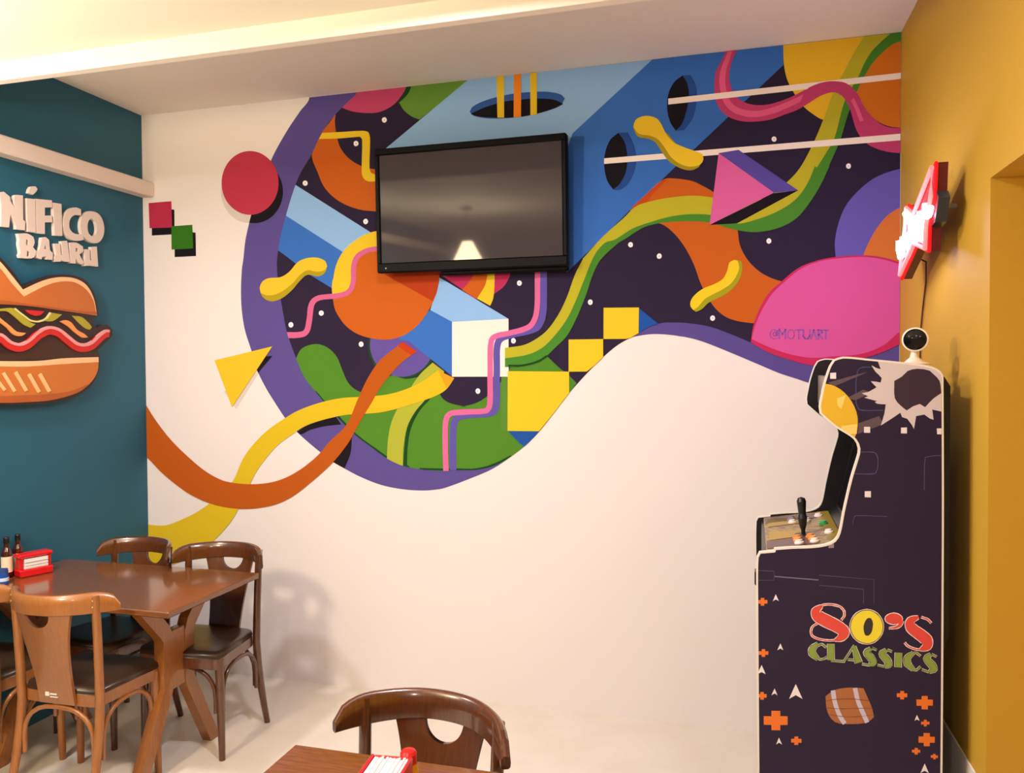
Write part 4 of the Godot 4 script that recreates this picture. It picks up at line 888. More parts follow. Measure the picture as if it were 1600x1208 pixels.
	art("orange_pixel","E87828",1,[-21.3,56.9,-18.6,57.2,-18.6,54.3,-21.3,53.9])
	art("orange_pixel","E87828",2,[-23.7,58.4,-20.9,58.7,-20.9,55.7,-23.7,55.4])
	art("orange_pixel","E87828",2,[-23.7,54.8,-20.9,55.1,-20.9,52.2,-23.7,51.9])
	art("orange_pixel","E87828",3,[-23.7,56.6,-20.9,56.9,-20.9,54,-23.7,53.7])
	art("orange_pixel","E87828",1,[-17.5,49.8,-16.3,50,-16.3,48.7,-17.5,48.6])
	art("orange_pixel","E87828",1,[-15.4,50.1,-14.3,50.2,-14.3,48.9,-15.4,48.8])
	art("orange_pixel","E87828",2,[-16.5,50.7,-15.3,50.9,-15.3,49.6,-16.5,49.4])
	art("orange_pixel","E87828",2,[-16.5,49.2,-15.3,49.3,-15.3,48.1,-16.5,47.9])
	art("orange_pixel","E87828",3,[-16.5,50,-15.3,50.1,-15.3,48.8,-16.5,48.7])
	art("orange_pixel","E87828",1,[14.1,68.6,15.2,68.8,15.2,67.5,14.1,67.4])
	art("orange_pixel","E87828",1,[16,68.8,17.1,69,17.1,67.7,16,67.6])
	art("orange_pixel","E87828",2,[15.1,69.5,16.2,69.6,16.2,68.4,15.1,68.2])
	art("orange_pixel","E87828",2,[15.1,68,16.2,68.1,16.2,66.9,15.1,66.8])
	art("orange_pixel","E87828",3,[15.1,68.7,16.2,68.9,16.2,67.6,15.1,67.5])
	art("orange_pixel","E87828",1,[19.7,67.3,21.5,67.5,21.5,65.5,19.8,65.3])
	art("orange_pixel","E87828",1,[22.7,67.6,24.4,67.8,24.4,65.9,22.7,65.7])
	art("orange_pixel","E87828",2,[21.2,68.6,22.9,68.8,23,66.9,21.2,66.7])
	art("orange_pixel","E87828",2,[21.2,66.3,23,66.5,23,64.5,21.2,64.4])
	art("orange_pixel","E87828",3,[21.2,67.4,23,67.6,23,65.7,21.2,65.5])
	art("orange_pixel","E87828",1,[20.4,55.6,22.1,55.8,22.1,53.8,20.4,53.6])
	art("orange_pixel","E87828",1,[23.3,55.9,25,56.1,25,54.2,23.3,54])
	art("orange_pixel","E87828",2,[21.8,56.9,23.6,57.1,23.6,55.2,21.8,55])
	art("orange_pixel","E87828",2,[21.8,54.6,23.6,54.8,23.6,52.9,21.9,52.7])
	art("orange_pixel","E87828",3,[21.8,55.7,23.6,55.9,23.6,54,21.8,53.8])
	art("orange_pixel","E87828",1,[21.1,60.4,22,60.5,22,59.6,21.1,59.5])
	art("orange_pixel","E87828",1,[22.6,60.6,23.5,60.7,23.5,59.8,22.6,59.7])
	art("orange_pixel","E87828",2,[21.9,61.1,22.7,61.2,22.7,60.3,21.9,60.2])
	art("orange_pixel","E87828",2,[21.9,60,22.7,60.1,22.7,59.1,21.9,59])
	art("orange_pixel","E87828",3,[21.9,60.5,22.7,60.6,22.7,59.7,21.9,59.6])
	art("orange_pixel","E87828",1,[18.5,51.1,19.4,51.2,19.4,50.3,18.6,50.2])
	art("orange_pixel","E87828",1,[20,51.3,20.9,51.4,20.9,50.5,20,50.4])
	art("orange_pixel","E87828",2,[19.3,51.8,20.2,51.9,20.2,51,19.3,50.8])
	art("orange_pixel","E87828",2,[19.3,50.6,20.2,50.8,20.2,49.8,19.3,49.7])
	art("orange_pixel","E87828",3,[19.3,51.2,20.2,51.3,20.2,50.4,19.3,50.3])
	art("orange_pixel","E87828",1,[23.9,50.1,24.6,50.2,24.7,49.4,23.9,49.3])
	art("orange_pixel","E87828",1,[25.2,50.2,25.9,50.3,25.9,49.5,25.2,49.5])
	art("orange_pixel","E87828",2,[24.5,50.6,25.2,50.7,25.3,49.9,24.6,49.9])
	art("orange_pixel","E87828",2,[24.6,49.7,25.3,49.8,25.3,49,24.6,48.9])
	art("orange_pixel","E87828",3,[24.5,50.2,25.3,50.3,25.3,49.5,24.6,49.4])
	art("white_dart","F2ECEE",1,[-22.4,97.4,-21.4,95.2,-22.4,95.7,-23.3,95])
	art("white_dart","F2ECEE",1,[-20.9,81.2,-20,79,-20.9,79.5,-21.9,78.8])
	art("white_dart","F2ECEE",1,[-26.8,73.4,-25.5,70.4,-26.8,71,-28.2,70.1])
	art("white_dart","F2ECEE",1,[-22.7,66,-21.8,63.8,-22.7,64.3,-23.7,63.6])
	art("white_dart","F2ECEE",1,[-16.1,68.2,-14,63.5,-16.1,64.5,-18.2,63])
	art("white_dart","F2ECEE",1,[-21.3,49.7,-20.3,47.5,-21.3,48,-22.2,47.3])
	art("white_dart","F2ECEE",1,[19.9,62.4,20.7,60.6,19.9,61,19.2,60.4])
	art("white_dart","F2ECEE",1,[22.2,47.2,23.4,44.3,22.2,44.9,21,44])
	art("barrel","A8683C",1,[-7,65.2,-4.2,67.6,0.4,68.9,4.4,69.1,5.5,66.5,6.9,63,7.5,60.2,5.5,58.2,0.4,57,-4.1,57.1,-6.4,60.2])
	art("barrel_hoop","C9C4DC",2,[-5.4,67.2,-5.3,66.3,-5.2,65.3,-5,64.4,-4.8,63.3,-4.5,62.2,-4.1,61.1,-3.7,60,-3.3,59,-2.9,58.2,-2.5,57.6,-2.1,57,-1.7,56.5,-0.6,57.4,-1,58,-1.4,58.6,-1.7,59.1,-2.1,59.8,-2.5,60.7,-2.9,61.7,-3.2,62.8,-3.5,63.9,-3.7,64.8,-3.8,65.7,-3.9,66.6,-4.1,67.6])
	art("barrel_hoop","C9C4DC",2,[1.2,68.7,1.4,67.7,1.6,66.7,1.8,65.7,2.1,64.7,2.4,63.7,2.8,62.8,3.1,61.9,3.5,61,3.9,60.2,4.2,59.4,4.6,58.6,4.9,57.8,6.1,58.5,5.8,59.3,5.4,60.1,5.1,60.9,4.7,61.8,4.4,62.6,4,63.5,3.6,64.4,3.3,65.2,3.1,66.2,2.9,67.1,2.7,68.1,2.5,69.1])
	art("barrel_seam","6E3E22",3,[-7,63.5,-6.3,63.8,-5.7,64,-5,64.2,-4.1,64.4,-3.2,64.6,-2,64.8,-0.8,65,0.4,65.1,1.8,65.2,3.2,65.2,4.6,65.2,6.1,65.2,6.1,65.4,4.6,65.4,3.2,65.4,1.8,65.4,0.4,65.3,-0.8,65.2,-2,65,-3.2,64.8,-4.2,64.6,-5,64.4,-5.7,64.2,-6.4,63.9,-7.1,63.7])
	art("barrel_seam","6E3E22",3,[-6.5,61.4,-5.6,61.4,-4.8,61.4,-3.9,61.4,-3,61.5,-1.9,61.6,-0.8,61.8,0.4,62,1.6,62.2,2.8,62.3,4.1,62.5,5.5,62.7,6.8,62.8,6.8,63,5.4,62.8,4.1,62.7,2.8,62.5,1.6,62.3,0.3,62.1,-0.8,61.9,-2,61.8,-3,61.6,-3.9,61.6,-4.8,61.6,-5.6,61.6,-6.4,61.6])
	art("barrel_seam","6E3E22",3,[-5.9,59.3,-4.9,59.2,-3.9,59.1,-2.9,59.1,-1.9,59.1,-0.7,59.2,0.4,59.3,1.6,59.4,2.7,59.6,3.9,59.9,5,60.2,6.2,60.5,7.3,60.8,7.3,60.9,6.2,60.6,5,60.3,3.9,60,2.7,59.8,1.5,59.6,0.4,59.4,-0.7,59.3,-1.8,59.3,-2.9,59.3,-3.9,59.3,-4.9,59.4,-5.9,59.4])
	art("letter_edge","F2E6EA",2,[-2,90.3,-1.8,90.7,-1.6,91,-1.3,91.4,-1.1,91.8,-1,92.3,-1,92.8,-1,93.3,-1.1,93.8,-1.4,94.2,-1.7,94.6,-2.1,95,-2.6,95.3,-3.1,95.5,-3.7,95.7,-4.4,95.8,-5,95.8,-5.6,95.8,-6.2,95.8,-6.9,95.7,-7.5,95.6,-8,95.4,-8.5,95.1,-9,94.9,-9.5,94.6,-9.2,93.9,-8.7,94.1,-8.2,94.4,-7.8,94.6,-7.3,94.8,-6.8,94.9,-6.2,95,-5.7,95,-5.1,95,-4.5,94.9,-3.9,94.8,-3.4,94.7,-2.9,94.6,-2.6,94.3,-2.3,94,-2,93.7,-1.9,93.4,-1.8,93.1,-1.8,92.7,-1.8,92.3,-1.9,92,-2,91.7,-2.2,91.5,-2.4,91.2,-2.6,90.8])
	art("letter_edge","F2E6EA",1,[-9.7,89.2,-10.1,88.9,-10.4,88.7,-10.8,88.4,-11.2,88,-11.5,87.6,-11.7,87.1,-11.8,86.6,-11.9,86,-11.8,85.5,-11.7,85,-11.5,84.5,-11.1,84.1,-10.6,83.8,-10,83.6,-9.3,83.4,-8.6,83.3,-7.9,83.2,-7.2,83.2,-6.5,83.2,-5.8,83.2,-5.2,83.3,-4.6,83.4,-4,83.5,-3.4,83.6,-3.5,84.4,-4.1,84.3,-4.7,84.2,-5.2,84.1,-5.8,84,-6.4,84,-7.1,84,-7.8,84,-8.4,84.1,-9.1,84.2,-9.7,84.4,-10.2,84.6,-10.6,84.8,-10.8,85,-11,85.3,-11.1,85.7,-11.1,86.1,-11,86.4,-10.9,86.8,-10.8,87.2,-10.6,87.5,-10.4,87.8,-10.1,88,-9.7,88.2,-9.3,88.5])
	art("letter_edge","F2E6EA",3,[-8.6,95.2,-9.2,95,-9.8,94.7,-10.6,94.2,-11.3,93.5,-11.6,92.3,-11.5,91.3,-11.2,90.4,-10.6,89.6,-9.9,89,-9.1,88.5,-8.3,88.1,-7.5,87.7,-6.7,87.4,-5.9,87.1,-5.1,86.8,-4.5,86.5,-3.9,86.2,-3.4,85.9,-3.2,85.8,-3.3,86.1,-3.3,86.6,-3.2,86.6,-3.2,86.3,-3.2,86,-3.3,85.7,-3.5,85.3,-4,84.8,-4.4,84.4,-4.1,83.3,-3.5,83.4,-2.9,83.4,-2.2,83.5,-1.4,83.9,-0.8,84.5,-0.2,85.2,0.2,86.3,0.2,87.7,-0.4,88.8,-1.2,89.4,-1.8,89.9,-2.5,90.3,-3.3,90.8,-4.1,91.2,-4.9,91.5,-5.7,91.9,-6.4,92.2,-7.2,92.5,-7.7,92.8,-8,93,-8.2,93,-8.3,92.9,-8.4,92.6,-8.5,92.4,-8.7,92.5,-8.5,93,-8.1,93.6,-7.8,94.2])
	art("numeral_eight","DE4A42",4,[-2.2,90.5,-2,90.8,-1.7,91.1,-1.5,91.5,-1.3,91.9,-1.3,92.3,-1.2,92.7,-1.2,93.2,-1.4,93.6,-1.6,94.1,-1.9,94.4,-2.2,94.8,-2.7,95.1,-3.2,95.3,-3.8,95.4,-4.4,95.5,-5,95.6,-5.6,95.6,-6.2,95.6,-6.8,95.5,-7.4,95.4,-7.9,95.2,-8.4,94.9,-8.9,94.6,-9.4,94.4,-9.3,94.1,-8.8,94.3,-8.3,94.6,-7.8,94.9,-7.4,95.1,-6.8,95.2,-6.2,95.2,-5.7,95.2,-5.1,95.2,-4.5,95.2,-3.9,95.1,-3.3,95,-2.8,94.8,-2.4,94.5,-2.1,94.2,-1.8,93.9,-1.6,93.5,-1.5,93.1,-1.5,92.7,-1.6,92.3,-1.6,91.9,-1.8,91.6,-2,91.3,-2.2,91,-2.5,90.7])
	art("numeral_eight","DE4A42",4,[-9.6,89,-9.9,88.7,-10.3,88.5,-10.7,88.2,-11,87.9,-11.2,87.5,-11.4,87,-11.6,86.5,-11.6,86.1,-11.6,85.6,-11.5,85.1,-11.3,84.7,-11,84.3,-10.5,84,-9.9,83.8,-9.2,83.6,-8.6,83.5,-7.9,83.5,-7.2,83.4,-6.5,83.4,-5.8,83.4,-5.2,83.5,-4.6,83.6,-4,83.7,-3.5,83.8,-3.5,84.2,-4.1,84.1,-4.6,83.9,-5.2,83.8,-5.8,83.8,-6.4,83.7,-7.1,83.7,-7.8,83.8,-8.5,83.9,-9.1,84,-9.8,84.1,-10.3,84.3,-10.8,84.6,-11,84.9,-11.2,85.2,-11.3,85.7,-11.3,86.1,-11.3,86.5,-11.2,86.9,-11,87.3,-10.8,87.7,-10.5,88,-10.2,88.2,-9.8,88.4,-9.4,88.7])
	art("numeral_eight","DE4A42",5,[-8.4,95,-9,94.8,-9.7,94.5,-10.4,94.1,-11.1,93.4,-11.4,92.4,-11.3,91.4,-11,90.5,-10.5,89.8,-9.8,89.2,-9,88.8,-8.2,88.4,-7.4,88,-6.6,87.6,-5.8,87.3,-5,87,-4.4,86.7,-3.8,86.4,-3.3,86.1,-3,86,-3.1,86.2,-3,86.5,-2.9,86.5,-3,86.1,-3.1,85.8,-3.2,85.5,-3.5,85.1,-3.9,84.6,-4.4,84.1,-4.1,83.6,-3.6,83.6,-3,83.6,-2.3,83.8,-1.6,84.1,-1,84.6,-0.4,85.3,-0,86.3,-0,87.6,-0.6,88.6,-1.3,89.2,-2,89.7,-2.6,90.1,-3.4,90.5,-4.2,90.9,-5,91.3,-5.8,91.7,-6.5,92,-7.3,92.3,-7.8,92.6,-8.2,92.8,-8.4,92.8,-8.5,92.8,-8.6,92.6,-8.8,92.5,-8.9,92.6,-8.7,93.2,-8.3,93.8,-7.9,94.4])
	art("letter_edge","F2E6EA",4,[10.3,89.5,10.2,88.3,9.8,87,9.2,85.9,8.4,84.9,7.5,84.1,6.4,83.6,5.3,83.4,4.1,83.4,3,83.7,2.1,84.3,1.2,85.2,0.6,86.2,0.2,87.4,0.1,88.7,0.2,90,0.6,91.2,1.2,92.4,2,93.4,3,94.1,4.1,94.6,5.2,94.9,6.4,94.8,7.4,94.5,8.4,93.9,9.2,93,9.8,92,10.2,90.8])
	art("letter_edge","1A141C",5,[10.1,89.5,10,88.3,9.6,87.1,9.1,86,8.3,85.1,7.4,84.3,6.3,83.8,5.3,83.6,4.2,83.7,3.1,84,2.2,84.5,1.4,85.4,0.8,86.4,0.4,87.5,0.3,88.7,0.4,90,0.8,91.2,1.4,92.2,2.2,93.2,3.1,93.9,4.1,94.4,5.2,94.6,6.3,94.6,7.3,94.2,8.3,93.7,9,92.9,9.6,91.9,10,90.7])
	art("numeral_zero","F2E23A",6,[9.9,89.5,9.8,88.3,9.5,87.2,8.9,86.1,8.2,85.2,7.3,84.5,6.3,84,5.3,83.8,4.2,83.9,3.2,84.2,2.3,84.7,1.6,85.5,1,86.5,0.6,87.6,0.5,88.7,0.6,89.9,1,91.1,1.5,92.1,2.3,93,3.2,93.7,4.2,94.2,5.2,94.4,6.3,94.4,7.3,94,8.1,93.5,8.9,92.7,9.4,91.8,9.8,90.7])
	art("numeral_counter","2F2630",7,[7,89.1,6.8,87.9,6.4,87,5.9,86.4,5.3,86.2,4.8,86.4,4.5,87.1,4.3,88.1,4.3,89.3,4.6,90.4,5,91.3,5.5,91.9,6.1,92.1,6.5,91.9,6.9,91.2,7.1,90.2])
	art("letter_edge","F2E6EA",1,[15.8,92.6,15.6,91.8,15,91.1,14.2,90.6,13.1,90.3,12.1,90.4,11.2,90.8,10.6,91.4,10.4,92.1,10.6,92.9,11.2,93.6,12.1,94.1,13.1,94.4,14.2,94.3,15,93.9,15.6,93.3])
	art("letter_edge","F2E6EA",2,[14.3,92.1,14.3,91.7,14.3,91.3,14.3,91.1,14.3,90.9,14.2,90.8,14,90.5,13.8,90.3,13.4,90.1,13.1,90,12.6,89.9,12.2,89.8,11.7,89.6,11.7,88.8,12.2,88.9,12.7,88.9,13.2,89,13.7,89.1,14.2,89.2,14.6,89.4,15,89.7,15.4,90.1,15.7,90.6,15.9,91.1,16,91.5,16.2,91.8])
	art("apostrophe","DE4A42",3,[15.6,92.5,15.4,91.9,14.9,91.3,14.1,90.8,13.1,90.6,12.2,90.7,11.4,91,10.8,91.5,10.7,92.2,10.8,92.8,11.4,93.4,12.2,93.9,13.1,94.1,14,94,14.8,93.7,15.4,93.2])
	art("apostrophe","DE4A42",4,[14.5,92.1,14.5,91.7,14.5,91.3,14.5,91,14.5,90.8,14.4,90.6,14.1,90.3,13.8,90.1,13.5,89.9,13.1,89.7,12.7,89.6,12.2,89.5,11.7,89.4,11.7,89.1,12.2,89.1,12.7,89.2,13.2,89.2,13.7,89.3,14.1,89.5,14.5,89.7,14.9,89.9,15.2,90.2,15.5,90.7,15.7,91.1,15.8,91.5,16,91.9])
	art("letter_edge","F2E6EA",1,[24.1,92.2,23.9,92.5,23.6,92.8,23.4,93.1,23,93.4,22.5,93.6,22,93.7,21.5,93.9,21.1,94,20.8,93.2,21.3,93,21.8,92.9,22.2,92.8,22.6,92.6,22.8,92.4,23.1,92.2,23.3,91.9,23.5,91.6])
	art("letter_edge","F2E6EA",1,[16,84.8,16.2,84.5,16.4,84.2,16.7,83.9,17.1,83.6,17.6,83.4,18.1,83.2,18.6,83,19.1,82.9,19.6,82.8,20,82.8,20.5,82.8,21,82.7,21.1,83.6,20.6,83.6,20.1,83.6,19.7,83.7,19.3,83.7,18.8,83.9,18.3,84,17.9,84.2,17.5,84.4,17.3,84.6,17,84.8,16.8,85.1,16.6,85.4])
	art("letter_edge","F2E6EA",2,[20,94.1,19.3,94,18.6,93.9,17.8,93.6,17,93.1,16.4,92.1,16.2,91.1,16.3,90.1,16.6,89,17.2,88.2,17.9,87.6,18.6,87.1,19.2,86.6,19.8,86.2,20.4,85.7,20.8,85.3,20.9,85.2,20.9,85.3,21,85.3,21.1,85.3,21.2,85.3,21.4,85.1,21.2,84.7,20.8,84.2,20.4,83.6,20.8,82.7,21.4,82.7,22.1,82.8,22.9,83,23.7,83.6,24.2,84.5,24.4,85.5,24.4,86.6,24,87.7,23.3,88.5,22.6,89.1,21.9,89.6,21.3,90,20.7,90.4,20,90.8,19.6,91.2,19.4,91.3,19.4,91.3,19.3,91.3,19.2,91.4,19,91.3,19,91.5,19.3,92,19.9,92.4,20.4,92.9])
	art("letter_s","DE4A42",3,[23.9,92,23.7,92.3,23.5,92.6,23.2,92.9,22.9,93.2,22.4,93.4,22,93.5,21.5,93.6,21,93.8,20.9,93.4,21.4,93.3,21.9,93.1,22.3,93,22.7,92.8,23,92.6,23.2,92.3,23.4,92,23.7,91.7])
	art("letter_s","DE4A42",3,[16.1,85,16.4,84.7,16.6,84.4,16.9,84.1,17.2,83.8,17.6,83.6,18.1,83.4,18.6,83.3,19.1,83.1,19.6,83.1,20.1,83,20.5,83,21,83,21,83.3,20.6,83.4,20.1,83.4,19.7,83.4,19.2,83.5,18.7,83.6,18.2,83.8,17.8,83.9,17.4,84.1,17.1,84.4,16.9,84.6,16.6,84.9,16.4,85.2])
	art("letter_s","DE4A42",4,[20.1,93.9,19.4,93.8,18.7,93.7,17.9,93.4,17.2,92.9,16.7,92.1,16.4,91.1,16.5,90.2,16.8,89.2,17.4,88.4,18.1,87.8,18.7,87.3,19.3,86.9,19.9,86.4,20.5,85.9,20.9,85.5,21.1,85.4,21.1,85.4,21.2,85.3,21.3,85.2,21.4,85.2,21.5,84.9,21.3,84.5,20.9,84,20.5,83.4,20.8,82.9,21.4,82.9,22,83,22.7,83.2,23.5,83.7,24,84.6,24.2,85.5,24.1,86.5,23.8,87.6,23.2,88.3,22.4,88.9,21.8,89.3,21.2,89.8,20.5,90.2,19.9,90.6,19.4,91,19.3,91.2,19.1,91.2,19,91.3,19,91.4,18.9,91.5,18.9,91.7,19.3,92.2,19.8,92.7,20.4,93.2])
	art("letter_edge","E4E6D4",1,[-6.5,81.6,-6.9,81.8,-7.2,82.1,-7.6,82.4,-8,82.6,-8.5,82.5,-8.9,82.3,-9.2,82.1,-9.5,82,-9.1,81.2,-8.8,81.4,-8.6,81.6,-8.4,81.7,-8.2,81.7,-8,81.6,-7.7,81.4,-7.4,81.1,-7,80.9])
	art("letter_edge","E4E6D4",1,[-6.8,78.5,-7.1,78.2,-7.5,77.9,-7.9,77.7,-8.2,77.6,-8.4,77.6,-8.8,77.6,-9.2,77.8,-9.6,77.9,-9.8,77,-9.4,76.9,-9,76.8,-8.6,76.7,-8.1,76.8,-7.6,77,-7.1,77.2,-6.7,77.5,-6.4,77.8])
	art("letter_edge","E4E6D4",2,[-9.7,82.8,-10.2,82.5,-10.7,82.2,-11.3,81.8,-11.8,81.2,-12.2,80.6,-12.4,79.9,-12.4,79.1,-12.2,78.2,-11.6,77.6,-10.9,77.2,-10.3,76.9,-9.7,76.6,-8.8,77.8,-9.2,78.3,-9.6,78.9,-9.9,79.4,-9.9,79.6,-10,79.6,-10,79.7,-10,79.8,-9.9,80,-9.8,80.3,-9.6,80.7,-9.2,81.2,-8.9,81.7])
	art("letter_edge","23301E",3,[-6.6,81.4,-7,81.7,-7.3,82,-7.7,82.2,-8.1,82.4,-8.5,82.4,-8.8,82.2,-9.1,82,-9.4,81.8,-9.2,81.4,-8.9,81.6,-8.6,81.7,-8.4,81.9,-8.2,81.9,-7.9,81.8,-7.6,81.5,-7.3,81.3,-6.9,81])
	art("letter_edge","23301E",3,[-6.7,78.4,-7.1,78.1,-7.5,77.8,-7.8,77.6,-8.1,77.4,-8.5,77.4,-8.8,77.5,-9.2,77.6,-9.6,77.7,-9.8,77.2,-9.4,77.1,-9,77,-8.5,76.9,-8.1,76.9,-7.6,77.1,-7.2,77.4,-6.8,77.7,-6.4,77.9])
	art("letter_edge","23301E",4,[-9.6,82.7,-10.1,82.4,-10.6,82,-11.2,81.7,-11.7,81.2,-12,80.5,-12.2,79.9,-12.3,79.1,-12,78.3,-11.5,77.7,-10.8,77.4,-10.2,77,-9.6,76.7,-8.9,77.6,-9.3,78.2,-9.7,78.8,-10,79.2,-10.1,79.6,-10.1,79.6,-10.1,79.7,-10.1,79.9,-10,80.1,-9.9,80.4,-9.7,80.8,-9.3,81.3,-9,81.8])
	art("letter_c","86A046",5,[-6.7,81.3,-7,81.6,-7.4,81.9,-7.7,82.1,-8.1,82.3,-8.5,82.2,-8.8,82.1,-9.1,81.9,-9.3,81.7,-9.3,81.5,-9,81.7,-8.7,81.9,-8.4,82,-8.2,82,-7.9,81.9,-7.5,81.7,-7.2,81.4,-6.8,81.1])
	art("letter_c","86A046",5,[-6.6,78.3,-7,78,-7.4,77.7,-7.8,77.4,-8.1,77.3,-8.5,77.3,-8.9,77.4,-9.3,77.5,-9.6,77.6,-9.7,77.3,-9.3,77.2,-8.9,77.1,-8.5,77,-8.1,77,-7.7,77.2,-7.3,77.5,-6.9,77.8,-6.5,78.1])
	art("letter_c","86A046",6,[-9.5,82.6,-10,82.3,-10.6,81.9,-11.1,81.6,-11.6,81.1,-11.9,80.5,-12.1,79.9,-12.1,79.1,-11.9,78.4,-11.4,77.8,-10.8,77.5,-10.1,77.2,-9.6,76.9,-9,77.5,-9.4,78.1,-9.8,78.6,-10.1,79.1,-10.2,79.5,-10.2,79.6,-10.2,79.7,-10.2,79.9,-10.1,80.2,-10,80.5,-9.8,80.9,-9.4,81.4,-9.1,81.9])
	art("letter_edge","E4E6D4",6,[-6.6,82.5,-6.5,77.2,-4.2,77.4,-4.3,82.7])
	art("letter_edge","E4E6D4",7,[-5.4,76.7,-1.2,76.8,-1.1,77.7,-5.4,77.5])
	art("letter_edge","23301E",8,[-6.4,82.5,-6.4,77.2,-4.4,77.4,-4.4,82.7])
	art("letter_edge","23301E",9,[-5.4,76.8,-1.2,77,-1.1,77.5,-5.4,77.4])
	art("letter_l","86A046",10,[-6.3,82.5,-6.3,77.2,-4.5,77.3,-4.5,82.7])
	art("letter_l","86A046",10,[-5.4,76.9,-1.1,77.1,-1.1,77.4,-5.4,77.2])
	art("letter_edge","E4E6D4",11,[-1.2,77.1,1.9,82.6,1.3,83,-1.8,77.5])
	art("letter_edge","E4E6D4",12,[0.8,82.3,1.7,76.8,4.1,77.8,2.1,82.8])
	art("letter_edge","E4E6D4",13,[-0.4,77.6,2.3,77.6,2.3,78.5,-0.3,78.4])
	art("letter_edge","23301E",14,[-1.3,77.2,1.8,82.7,1.4,82.9,-1.7,77.4])
	art("letter_edge","23301E",15,[1,82.4,1.8,76.9,3.9,77.7,1.9,82.8])
	art("letter_edge","23301E",16,[-0.4,77.8,2.3,77.8,2.3,78.3,-0.4,78.3])
	art("letter_a","86A046",17,[-1.4,77.2,1.7,82.7,1.5,82.8,-1.6,77.3])
	art("letter_a","86A046",18,[1.1,82.4,2,76.9,3.8,77.7,1.8,82.7])
	art("letter_a","86A046",19,[-0.4,77.9,2.3,77.9,2.3,78.2,-0.4,78.1])
	art("letter_edge","E4E6D4",1,[8.3,82.2,7,82.8,6.7,82,8,81.5])
	art("letter_edge","E4E6D4",2,[6.1,82.8,5.7,82.5,5.1,82.2,4.6,81.8,4.1,80.7,4.4,79.7,4.9,79.1,5.3,78.7,5.5,78.4,5.8,78.1,6,77.7,6.1,77.6,6.2,77.9,6.5,78.3,6.4,78.1,6.1,77.8,5.7,77.4,6.1,76.3,6.5,76.4,7,76.4,7.6,76.6,8.3,77.5,8.3,78.5,8,79.2,7.7,79.7,7.4,80.2,6.9,80.7,6.5,81,6.2,81.2,6.2,80.9,6,80.6,6.2,80.9,6.5,81.3,6.9,81.7])
	art("letter_edge","E4E6D4",19,[3.8,76.6,5.9,76.4,6,77.2,3.9,77.5])
	art("letter_edge","23301E",3,[8.3,82.1,7,82.7,6.7,82.2,8.1,81.6])
	art("letter_edge","23301E",20,[6.2,82.7,5.7,82.4,5.2,82.1,4.7,81.7,4.3,80.7,4.6,79.8,5,79.2,5.4,78.8,5.7,78.5,5.9,78.2,6.1,77.8,6.3,77.6,6.3,77.9,6.6,78.1,6.5,77.9,6.1,77.6,5.8,77.3,6.1,76.5,6.5,76.5,7,76.6,7.5,76.7,8.2,77.5,8.2,78.5,7.9,79.1,7.6,79.6,7.3,80.1,6.8,80.5,6.4,80.9,6.1,81.1,6,80.9,5.9,80.7,6.1,81,6.4,81.4,6.8,81.9])
	art("letter_edge","23301E",21,[3.8,76.8,5.9,76.6,6,77.1,3.9,77.3])
	art("letter_s","86A046",21,[8.2,82,6.9,82.5,6.8,82.3,8.1,81.7])
	art("letter_s","86A046",22,[6.2,82.6,5.8,82.3,5.3,82,4.8,81.6,4.4,80.7,4.7,79.9,5.1,79.3,5.5,78.9,5.8,78.6,6,78.2,6.3,77.9,6.4,77.7,6.4,77.9,6.7,78,6.5,77.8,6.2,77.5,5.8,77.2,6,76.6,6.4,76.6,6.9,76.7,7.5,76.8,8.1,77.5,8.1,78.4,7.8,79,7.5,79.5,7.2,80,6.8,80.4,6.3,80.8,6,81,5.9,80.9,5.8,80.8,6,81.1,6.4,81.5,6.7,82])
	art("letter_s","86A046",23,[3.8,76.9,5.9,76.7,5.9,77,3.9,77.2])
	art("letter_edge","E4E6D4",1,[12.8,82.2,11.5,82.7,11.2,81.9,12.5,81.4])
	art("letter_edge","E4E6D4",2,[10.6,82.8,10.2,82.5,9.7,82.2,9.1,81.8,8.7,80.7,9,79.7,9.5,79.1,9.8,78.7,10.1,78.4,10.3,78.1,10.5,77.7,10.6,77.6,10.7,77.9,11,78.2,10.9,78,10.6,77.7,10.3,77.3,10.7,76.2,11.1,76.3,11.5,76.3,12.2,76.6,12.8,77.4,12.8,78.4,12.6,79.1,12.3,79.7,11.9,80.2,11.5,80.7,11,81,10.7,81.2,10.7,80.9,10.6,80.6,10.7,80.9,11,81.3,11.4,81.7])
	art("letter_edge","E4E6D4",3,[8.3,76.7,10.4,76.4,10.5,77.2,8.5,77.5])
	art("letter_edge","23301E",3,[12.8,82.1,11.5,82.5,11.3,82,12.6,81.6])
	art("letter_edge","23301E",4,[10.7,82.7,10.3,82.4,9.8,82.1,9.2,81.7,8.8,80.7,9.1,79.8,9.6,79.2,9.9,78.8,10.2,78.5,10.4,78.2,10.7,77.8,10.8,77.6,10.8,77.8,11.1,78,11,77.8,10.6,77.5,10.3,77.2,10.6,76.4,11,76.4,11.5,76.5,12.1,76.7,12.7,77.4,12.7,78.4,12.4,79,12.2,79.6,11.8,80.1,11.4,80.5,10.9,80.9,10.6,81.1,10.6,80.9,10.4,80.7,10.6,81,10.9,81.4,11.3,81.9])
	art("letter_edge","23301E",5,[8.3,76.8,10.4,76.5,10.5,77,8.4,77.3])
	art("letter_s","86A046",5,[12.7,82,11.4,82.4,11.3,82.2,12.6,81.7])
